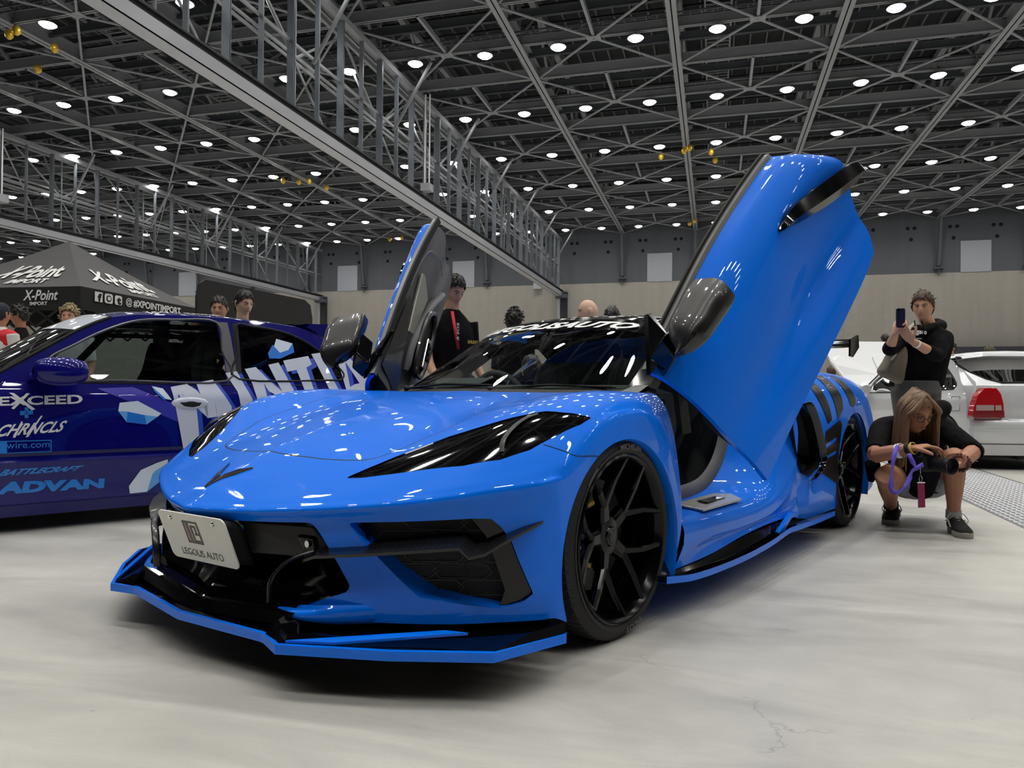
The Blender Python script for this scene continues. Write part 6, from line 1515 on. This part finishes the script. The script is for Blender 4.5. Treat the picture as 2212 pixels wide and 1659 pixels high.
# ---------------------------------------------------------------- crouching photographer
def croucher():
    P = lambda x, y, dd: rp(x, y, dd)
    fo = P(1985, 1000, 4.55); O = V(fo[0], fo[1], 0); L = lambda p: V(*p)-O
    root = thing('person', 'long haired person in black crouching to photograph with a camera', 'person', (O[0], O[1], 0)); b = MB()
    hc = L(P(1979, 892, 4.34)); look = unit(-CF*.90+CR*.10+V(0, 0, -.42))
    upv = unit(V(0, 0, 1)*.90-CF*.40+CR*.04)
    head_parts(b, root, hc, look, upv, 1.02, hair='long', hair_m=M_hairl, seed=2, glasses=True, hairvol=1.1)
    limb(b, [hc+V(0, 0, -.03)+CF*.06, L(P(1972, 925, 4.52))], [.055, .065])
    shA, shB = L(P(1905, 925, 4.52)), L(P(2040, 928, 4.50)); elA, elB = L(P(1890, 984, 4.28)), L(P(2103, 975, 4.30)); wrA, wrB = L(P(1968, 969, 4.10)), L(P(2072, 1002, 4.14))
    limb(b, [shA, elA], [.055, .046]); limb(b, [elA, elA*.5+wrA*.5, wrA], [.046, .042, .029]); limb(b, [shB, elB], [.055, .046]); limb(b, [elB, elB*.5+wrB*.5, wrB], [.046, .044, .029])
    hand(b, wrA, unit(L(P(2010, 962, 4.07))-wrA), unit(V(0, 0, -1)+CR*.25), unit(-CF*.8+V(0, 0, .15)), .6, 1.02, curls=(.35, .55, .62, .70), thumb_curl=.3)
    hand(b, wrB, unit(L(P(2045, 1016, 4.05))-wrB), unit(V(0, 0, .8)-CR*.7), unit(V(0, 0, .75)-CF*.8), .55, 1.02, curls=(.55, .6, .6, .6), thumb_curl=.5)
    hipA, hipB = L(P(1965, 1040, 4.80)), L(P(2020, 1035, 4.80)); knA, knB = L(P(1915, 1028, 4.26)), L(P(2062, 990, 4.30)); anA, anB = L(P(1925, 1092, 4.68)), L(P(2060, 1112, 4.36))
    limb(b, [hipA, hipA*.5+knA*.5, knA, knA*.86+anA*.14], [.095, .085, .062, .058], 14); limb(b, [knA, knA*.62+anA*.38, knA*.2+anA*.8, anA], [.060, .058, .040, .036], 12)
    limb(b, [hipB, hipB*.5+knB*.5, knB, knB*.86+anB*.14], [.095, .085, .064, .060], 14); limb(b, [knB, knB*.66+anB*.34, knB*.2+anB*.8, anB], [.062, .058, .038, .036], 12)
    fused(b, 'body', M_skin2, root, .0055, 2)
    c = MB(); torso(c, (hipA+hipB)/2+V(0, 0, .02), L(P(1968, 945, 4.58)), L(P(1972, 918, 4.54)), .47, .30, CR, .40)
    limb(c, [shA*.75+shB*.25+V(0, 0, .03), shA, shA*.5+elA*.5, elA*.88+shA*.12], [.055, .064, .063, .058]); limb(c, [shB*.75+shA*.25+V(0, 0, .03), shB, shB*.5+elB*.5, elB*.97+shB*.03, elB*.93+wrB*.07], [.055, .066, .065, .060, .056])
    limb(c, [L(P(2010, 905, 4.50)), L(P(2030, 885, 4.55)), L(P(2040, 880, 4.62))], [.05, .062, .045])
    limb(c, [L(P(1985, 960, 4.36)), L(P(1990, 1010, 4.36)), L(P(1990, 1062, 4.45))], [.10, .11, .07]); limb(c, [L(P(1885, 1000, 4.50)), L(P(1882, 1040, 4.55))], [.05, .02])
    fused(c, 'shirt', M_cblack, root, .009, 4)
    hd = MB()
    s_ = MB(); limb(s_, [hipA, hipA*.45+knA*.55, hipA*.25+knA*.75], [.115, .102, .088], 14); limb(s_, [hipB, hipB*.45+knB*.55, hipB*.35+knB*.65], [.115, .102, .092], 14); limb(s_, [hipA, hipB], [.12, .12], 14)
    fused(s_, 'shorts', mat('cloth_pale_denim', (132, 136, 142), .85, bump=.3, bscale=50), root, .009, 3)
    # long hair: locks falling from a centre parting
    r, f, u = frame(look, upv); hr = MB(); rng = np.random.RandomState(5)
    for k in range(150):
        sg = 1 if k % 2 else -1; ph_ = rng.uniform(-.55, 1.0); fr = rng.uniform(0, 1)
        p0 = hc+u*.126-f*(.02-.09*(1-ph_)/1.5*0)+f*(.085*ph_-.02)*.9+r*sg*.004
        p1 = hc+u*(.075-.02*abs(ph_))+f*(.085*ph_)+r*sg*(.062+.02*fr)
        p2 = hc+u*.0+f*(.070*ph_)+r*sg*(.086+.014*fr)
        end = hc+V(0, 0, -.20-.13*fr)+f*(.03*ph_)+r*sg*(.085+.03*rng.rand())+CF*(-.02+.10*(1-ph_)/1.5)
        p3 = p2*.55+end*.45+V(0, 0, -.01)
        hr.tube(catmull([p0, p1, p2, p3, end], 3), np.interp(np.linspace(0, 1, 13), [0, .3, .7, 1], [.009, .011, .010, .003]), 5)
    for k in range(70):
        a = rng.uniform(PI*.9, PI*2.1); x, y = math.cos(a), math.sin(a); p0 = hc+u*.118-f*.02; p1 = hc+u*.07+r*x*.075+f*y*.09; p2 = hc+r*x*.092+f*y*.108; end = hc+r*x*.11+f*y*.08+V(0, 0, -.22-.08*rng.rand())+CF*.06
        hr.tube(catmull([p0, p1, p2, end], 3), [.011]*7+[.008, .006, .003], 5)
    hr.build('long_hair', M_hairl, root, smooth=80)
    # shoes
    for an, toe, heel, nm in ((anA, L(P(1921, 1128, 4.56)), L(P(1930, 1112, 4.80)), 'a'), (anB, L(P(2086, 1158, 4.16)), L(P(2056, 1128, 4.42)), 'b')):
        toe = V(toe[0], toe[1], 0); heel = V(heel[0], heel[1], 0); f_ = unit(toe-heel); l_ = .285; toe = heel+f_*l_ if nm == 'b' else toe; sd = np.cross(f_, V(0, 0, 1)); mid_ = (toe+heel)/2
        ln_ = np.linalg.norm(toe-heel)
        out = []
        for t, wd_ in ((0, .0), (.04, .028), (.2, .038), (.45, .038), (.7, .050), (.88, .046), (.97, .026), (1, 0)): out.append((t*ln_, wd_))
        ring = [heel+f_*x+sd*y for x, y in out]+[heel+f_*x-sd*y for x, y in out[-2:0:-1]]
        so = MB().prism(ring, (0, 0, .034)); so.build('shoe_sole', mat('sole_grey', (148, 144, 134), .7), root, smooth=50, recalc=True, bevel=.004)
        up = []
        for t, h, wd_ in ((.02, .085, .030), (.15, .100, .036), (.35, .098, .037), (.5, .080, .042), (.7, .062, .047), (.88, .050, .042), (.975, .040, .022)):
            cc = heel+f_*ln_*t; up.append([cc+sd*wd_*x+V(0, 0, .03+(h-.03)*z) for x, z in ((-1, 0), (-1, .45), (-.75, .85), (-.3, 1), (.3, 1), (.75, .85), (1, .45), (1, 0))])
        sh_ = MB().grid(patch(up, 4, 3)).add(up[-1], [tuple(range(8))]).add(up[0], [tuple(range(8))]).build('shoe_upper', mat('suede_black', (22, 22, 24), .9, bump=.4, bscale=150), root, smooth=60, recalc=False)
        lc = MB()
        for k in range(5):
            t = .34+.075*k; h = .100-.012*k-.02*(k > 2)*0; cc = heel+f_*ln_*t; lc.tube([cc-sd*.022+V(0, 0, h-.004), cc+V(0, 0, h+.006), cc+sd*.022+V(0, 0, h-.004)], .0035, 5)
        cc = heel+f_*ln_*.34+V(0, 0, .100)
        for q in (-1, 1): lc.tube(catmull([cc, cc+sd*.03*q+V(0, 0, .015), cc+sd*.055*q+f_*.02+V(0, 0, -.02), cc+sd*.04*q+f_*.03+V(0, 0, -.045)], 4), .0028, 5)
        lc.build('shoelace', mat('lace_cream', (190, 184, 170), .8), sh_)
        for q in (-1, 1): MB().tube([heel+f_*ln_*.12+sd*q*.041+V(0, 0, .062), heel+f_*ln_*.32+sd*q*.043+V(0, 0, .078), heel+f_*ln_*.45+sd*q*.046+V(0, 0, .055), heel+f_*ln_*.58+sd*q*.048+V(0, 0, .045)], .005, 6, flat=.5).build('side_stripe', mat('lace_cream', (190, 184, 170), .8), sh_)
        MB().tube([an+V(0, 0, .03), an+V(0, 0, -.02)], [.041, .043], 14).build('sock', M_cblack if nm == 'a' else mat('sock_grey', (150, 150, 150), .8), root)
    # wrist things
    def ringon(a, b_, t, rad, wd_, m_, nm):
        c_ = a*(1-t)+b_*t; MB().lathe([(rad, -wd_/2), (rad+.003, -wd_/2), (rad+.003, wd_/2), (rad, wd_/2)], c_, unit(b_-a), 24).build(nm, m_, root)
    ringon(wrA, elA, .30, .038, .024, M_white, 'wristband'); ringon(wrA, elA, .05, .033, .022, M_mblack, 'watch'); ringon(wrA, elA, -.06, .031, .008, mat('bracelet_yellow', (214, 190, 70), .6), 'bracelet')
    bd = MB()
    for k in range(3):
        for a in np.linspace(0, 2*PI, 16, endpoint=False):
            r_, f__, u__ = frame(elB-wrB); c_ = wrB+unit(elB-wrB)*(.0+.020*k); bd.ball(c_+(r_*math.cos(a)+u__*math.sin(a))*(.041+.004*rng.rand()), .0085, 7, 5)
    bd.build('bead_bracelet', mat('beads_brown', (84, 40, 26), .4), root)['kind'] = 'stuff'
    # camera
    cp = P(2006, 1000, 4.10); t = thing('camera', 'black camera with a lens held low by the crouching person', 'camera', tuple(cp)); ld = unit(-CF*.93+CR*.30+V(0, 0, -.02)); r, f, u = frame(ld)
    cb = MB(); bx_ = [(-.068, -.045), (.068, -.045), (.068, .030), (.03, .038), (.022, .062), (-.022, .062), (-.03, .038), (-.068, .030)]
    cb.prism([r*x+u*z-f*.03 for x, z in bx_], f*.055); cb.build('camera_body', M_mblack, t, smooth=0, recalc=True, bevel=.005)
    MB().lathe([(.034, .02), (.036, .04), (.040, .05), (.040, .10), (.044, .105), (.047, .15), (.043, .152), (.036, .12), (.0, .115)], (0, 0, 0), f, 36).build('lens_barrel', mat('lens_black', (20, 20, 21), .45), t); MB().lathe([(0, .1165), (.035, .1165)], (0, 0, 0), f, 30).build('front_glass', M_lens, t)
    # lanyard and tag
    def ribbon(pts, wd_, nm, m_, parent, O_):
        pts = catmull([V(*p) for p in pts], 6); G = []
        for i, p in enumerate(pts):
            t_ = unit(pts[min(i+1, len(pts)-1)]-pts[max(i-1, 0)]); s__ = unit(np.cross(t_, CF+.9*math.sin(i*.42)*CR+.5*math.sin(i*.3)*V(0, 0, 1))); G.append([p-s__*wd_/2-O_, p+s__*wd_/2-O_])
        return MB().grid(G).build(nm, m_, parent, solid=.0015)
    lo_ = P(1985, 1040, 4.0); t = thing('lanyard', 'violet ribbon lanyard looping below the crouching person\'s forearm, maroon tag hanging', 'lanyard', tuple(lo_)); M_vi = mat('ribbon_violet', (96, 80, 196), .6)
    ribbon([P(1940, 962, 4.02), P(1931, 985, 3.99), P(1926, 1025, 3.98), P(1925, 1055, 3.98), P(1938, 1064, 3.97), P(1955, 1052, 3.98), P(1964, 1035, 3.99), P(1970, 1018, 4.0), P(1982, 1010, 4.0), P(1994, 1003, 4.01)], .024, 'ribbon', M_vi, t, lo_)
    ribbon([P(1963, 980, 4.02), P(1970, 995, 4.0), P(1978, 1009, 4.0)], .024, 'ribbon', M_vi, t, lo_)
    MB().tube([P(1988, 1010, 4.0)-lo_, P(1988.5, 1024, 4.0)-lo_], .0015, 6).tube([P(1988.5, 1034, 4.0)-lo_+(CR*math.cos(a)*.008+V(0, 0, 1)*math.sin(a)*.018) for a in np.linspace(0, 2*PI, 14, endpoint=False)], .0018, 6, closed=True).bar(P(1981, 1042.5, 4.0)-lo_, P(1998, 1042.5, 4.0)-lo_, .004, .006).build('metal_clip', M_chrome, t)
    MB().prism([P(x, y, 4.0)-lo_ for x, y in ((1982.5, 1043), (1997, 1042), (1999, 1096), (1984, 1097))], CF*.004).build('tag', mat('tag_maroon', (130, 26, 72), .6), t, smooth=0, recalc=True)
croucher()
# ---------------------------------------------------------------- people standing farther back
def bystander(px, py, d, h, label, look, hair, hair_m, skin, top_m, leg_m=None, detail=True, seed=0, scale=1.0, vol=1.0, lean=(0, 0), group=None, sit=False):
    "head crown seen at photo pixel px, py at distance d"
    hd = rp(px, py, d); O = V(hd[0], hd[1], 0); root = thing('person', label, 'person', (O[0], O[1], 0), group=group)
    H_ = hd[2]; hc = V(0, 0, H_-.125*scale); look = unit(V(*look)); b = MB(); fw = unit(V(look[0], look[1], 0)); rt = unit(np.cross(fw, V(0, 0, 1)))
    hm = head_parts(b, root, hc, look, (0, 0, 1), scale, hair=hair, hair_m=hair_m, detail=detail, seed=seed, hairvol=vol)
    nk = hc+V(0, 0, -.15)-fw*.02; limb(b, [hc+V(0, 0, -.05)-fw*.01, nk], [.055, .058]); base = 0.0 if not sit else -0.4
    shz = H_-.30; hz_ = H_*.53
    c = MB(); torso(c, V(0, 0, hz_-.04)-fw*.02, V(0, 0, shz-.17)-fw*.02, nk+V(0, 0, .01), .44, .24, rt, .36)
    for q in (-1, 1):
        sh_ = V(0, 0, shz-.055)+rt*.175*q-fw*.02; el = sh_+V(0, 0, -.28)+rt*.05*q; wr = el+V(0, 0, -.20)+fw*.14
        limb(c, [sh_, sh_*.5+el*.5, el*.9+sh_*.1], [.07, .062, .056]); limb(b, [sh_, el, wr], [.05, .042, .028]); hand(b, wr, unit(V(0, 0, -.7)+fw*.7), -rt*q, fw, .4, .95)
        hp = V(0, 0, hz_)+rt*.085*q; limb(b, [hp, V(hp[0], hp[1], hz_*.52), V(hp[0], hp[1], .09)], [.08, .055, .04])
    fused(b, 'body', skin, root, .009, 2); fused(c, 'shirt', top_m, root, .012, 3)
    j = MB()
    for q in (-1, 1):
        hp = V(0, 0, hz_)+rt*.085*q; limb(j, [hp+V(0, 0, .02), V(hp[0], hp[1], hz_*.52), V(hp[0], hp[1], .07)], [.108, .08, .07], 12)
    limb(j, [V(0, 0, hz_+.06), V(0, 0, hz_-.04)], [.15, .155], 14); fused(j, 'trousers', leg_m or M_cnavy, root, .012, 3)
    for q in (-1, 1):
        s_ = MB(); a = rt*.085*q; limb(s_, [a-fw*.06+V(0, 0, .035), a+fw*.06+V(0, 0, .035), a+fw*.16+V(0, 0, .03)], [.042, .045, .034]); fused(s_, 'shoe', M_mblack, root, .010, 2)
    return root, O, hc, fw, rt
toR, toL, toC = CR, -CR, -CF
r1 = bystander(474, 641, 7.35, 0, 'smiling man with short black hair behind the dark blue hatchback roof', toC*.95+toR*.15+V(0, 0, -.1), 'short', M_hairb, M_skin, M_cblack, seed=1)
bystander(527, 628, 7.0, 0, 'dark haired man looking right behind the dark blue hatchback roof', toC*.55+toR*.75+V(0, 0, -.25), 'short', M_hairb, M_skin3, M_cblack, seed=7, vol=1.2)
r3 = bystander(980, 594, 5.75, 0, 'man in black T-shirt with camera strap beside the far raised door', toC*.62+toR*.55+V(0, 0, -.45), 'short', M_hairb, M_skin, M_cblack, seed=3, vol=1.2)
bystander(1112, 668, 7.5, 0, 'person with tousled black hair seen from behind over the windshield', -toC*.8+toR*.6, 'curly', M_hairb, M_skin2, M_cblack, seed=9, vol=.7, detail=False)
r5 = bystander(1270, 646, 7.0, 0, 'bald man in profile facing left above the car roof', toL*.95+toC*.1+V(0, 0, -.12), 'none', None, M_skin3, M_cream, seed=2)
bystander(1322, 662, 7.6, 0, 'person with neat black hair seen from behind right of the bald man', -toC*.9+toR*.35, 'short', M_hairb, M_skin2, M_cwhite, seed=5, detail=False)
r6 = bystander(4, 655, 8.3, 0, 'man in a navy cap and red and white jacket at the left edge', toR*.2-toC*.8, 'cap', mat('cap_navy', (30, 34, 50), .8), M_skin2, M_cwhite, seed=6, detail=False)
bystander(42, 660, 8.9, 0, 'man with short dark curly hair beside the man in the cap', toL*.9+toC*.3+V(0, 0, -.2), 'curly', M_hairb, M_skin2, M_cblack, seed=8, vol=.55)
bystander(150, 661, 8.2, 0, 'person with curly blond hair and sunglasses under the tent edge', toC*.8+toR*.2, 'curly', M_hairbl, M_skin, M_cwhite, seed=12)
bystander(2052, 738, 12.0, 0, 'black haired person looking left behind the silver hatchback roof', toL*.9+toC*.15, 'short', M_hairb, M_skin, M_cblack, seed=4)
bystander(2137, 747, 13.0, 0, 'person with brown green hair just showing above the silver hatchback', -toC, 'short', mat('hair_olive', (70, 66, 50), .6), M_skin, M_cblack, seed=13, vol=1.3, detail=False)
bystander(1913, 722, 14.5, 0, 'dark haired person behind the elbow of the man with the phone', -toC, 'short', M_hairb, M_skin, M_cblack, seed=14, detail=False)
bystander(1148, 768, 6.0, 0, 'dark haired person in a pale cream T-shirt seen through the windshield', -toC*.9+toL*.3, 'short', M_hairb, M_skin, M_cream, M_denim, seed=15, detail=False)
bystander(1795, 792, 14.0, 0, 'small brown haired head above the rear haunch of the blue car', -toC, 'short', M_hairbr, M_skin, M_cblack, seed=16, detail=False)
bystander(330, 764, 11.0, 0, 'person in dark green seen through the hatchback side window', toL, 'short', M_hairb, M_skin, M_cgreen, seed=17, detail=False)
# red yoke of the jacket, camera strap, hand at the bald man's chin
O_ = r6[1]; m = MB(); torso(m, r6[2]+V(0, 0, -.36), r6[2]+V(0, 0, -.24), r6[2]+V(0, 0, -.155), .47, .26, r6[4], .47); fused(m, 'jacket_yoke', M_cred, r6[0], .012, 3)
st_ = MB().grid([[V(.10, -.13, -.26), V(.13, -.13, -.26)], [V(.06, -.16, -.46), V(.09, -.16, -.46)]])
hc, fw, rt = r3[2], r3[3], r3[4]
MB().grid([[hc+rt*.09*s_+fw*.085+V(0, 0, -.17), hc+rt*.065*s_+fw*.09+V(0, 0, -.17)] if k == 0 else [hc+rt*.08*s_+fw*.155+V(0, 0, -.46), hc+rt*.055*s_+fw*.155+V(0, 0, -.46)] for s_ in (1,) for k in (0, 1)]).build('camera_strap', M_cred, r3[0], solid=.003)
tv, tf = textmesh('EOS R', .03, width=.13, height=.022); MB().add([hc+rt*(.073+y)+fw*(.158)+V(0, 0, -.33-x) for x, y in tv], tf).build('strap_lettering', M_white, r3[0], smooth=0)
tv, tf = textmesh('OHLINS', .03, bold=.001, width=.10, height=.026); MB().add([hc+rt*(-.07+x)+fw*(.160)+V(0, 0, -.40+y) for x, y in tv], tf).build('shirt_lettering', mat('print_yellow', (206, 176, 60), .6), r3[0], smooth=0)

# gold balloons caught under the roof
bal = thing('balloon', 'small gold balloon caught under the roof steel', 'balloon', (0, 0, 0), 0, 'gold balloons caught under the roof')
MB().ball((0, 0, -.24), (.17, .17, .22), 12, 8).tube([(0, 0, -.02), (0, 0, .10)], .008, 5).build('balloon_skin', mat('foil_gold', (206, 168, 60), .35, metal=.5), bal)
fb = True
for px, py, z in ((1478, 317, 15.95), (1489, 311, 15.95), (1536, 320, 15.95), (1428, 330, 15.95), (1545, 338, 15.95), (1501, 471, 15.95), (1490, 477, 15.95), (20, 62, 15.95), (36, 53, 15.95), (118, 92, 15.95), (82, 138, 15.95), (612, 383, 15.95), (646, 386, 15.95), (668, 384, 15.95), (706, 398, 15.95), (842, 512, 15.95), (868, 508, 15.95)):
    o = bal if fb else copy_tree(bal); fb = False
    o.location = tuple(at(px, py, 'z', z+.03)); o['label'] = 'small gold balloon caught under the roof steel %s' % ('right of the near partition' if px > 1000 else 'left of the near partition')
    o['group'] = 'gold balloons %s' % ('right' if px > 1000 else 'left')
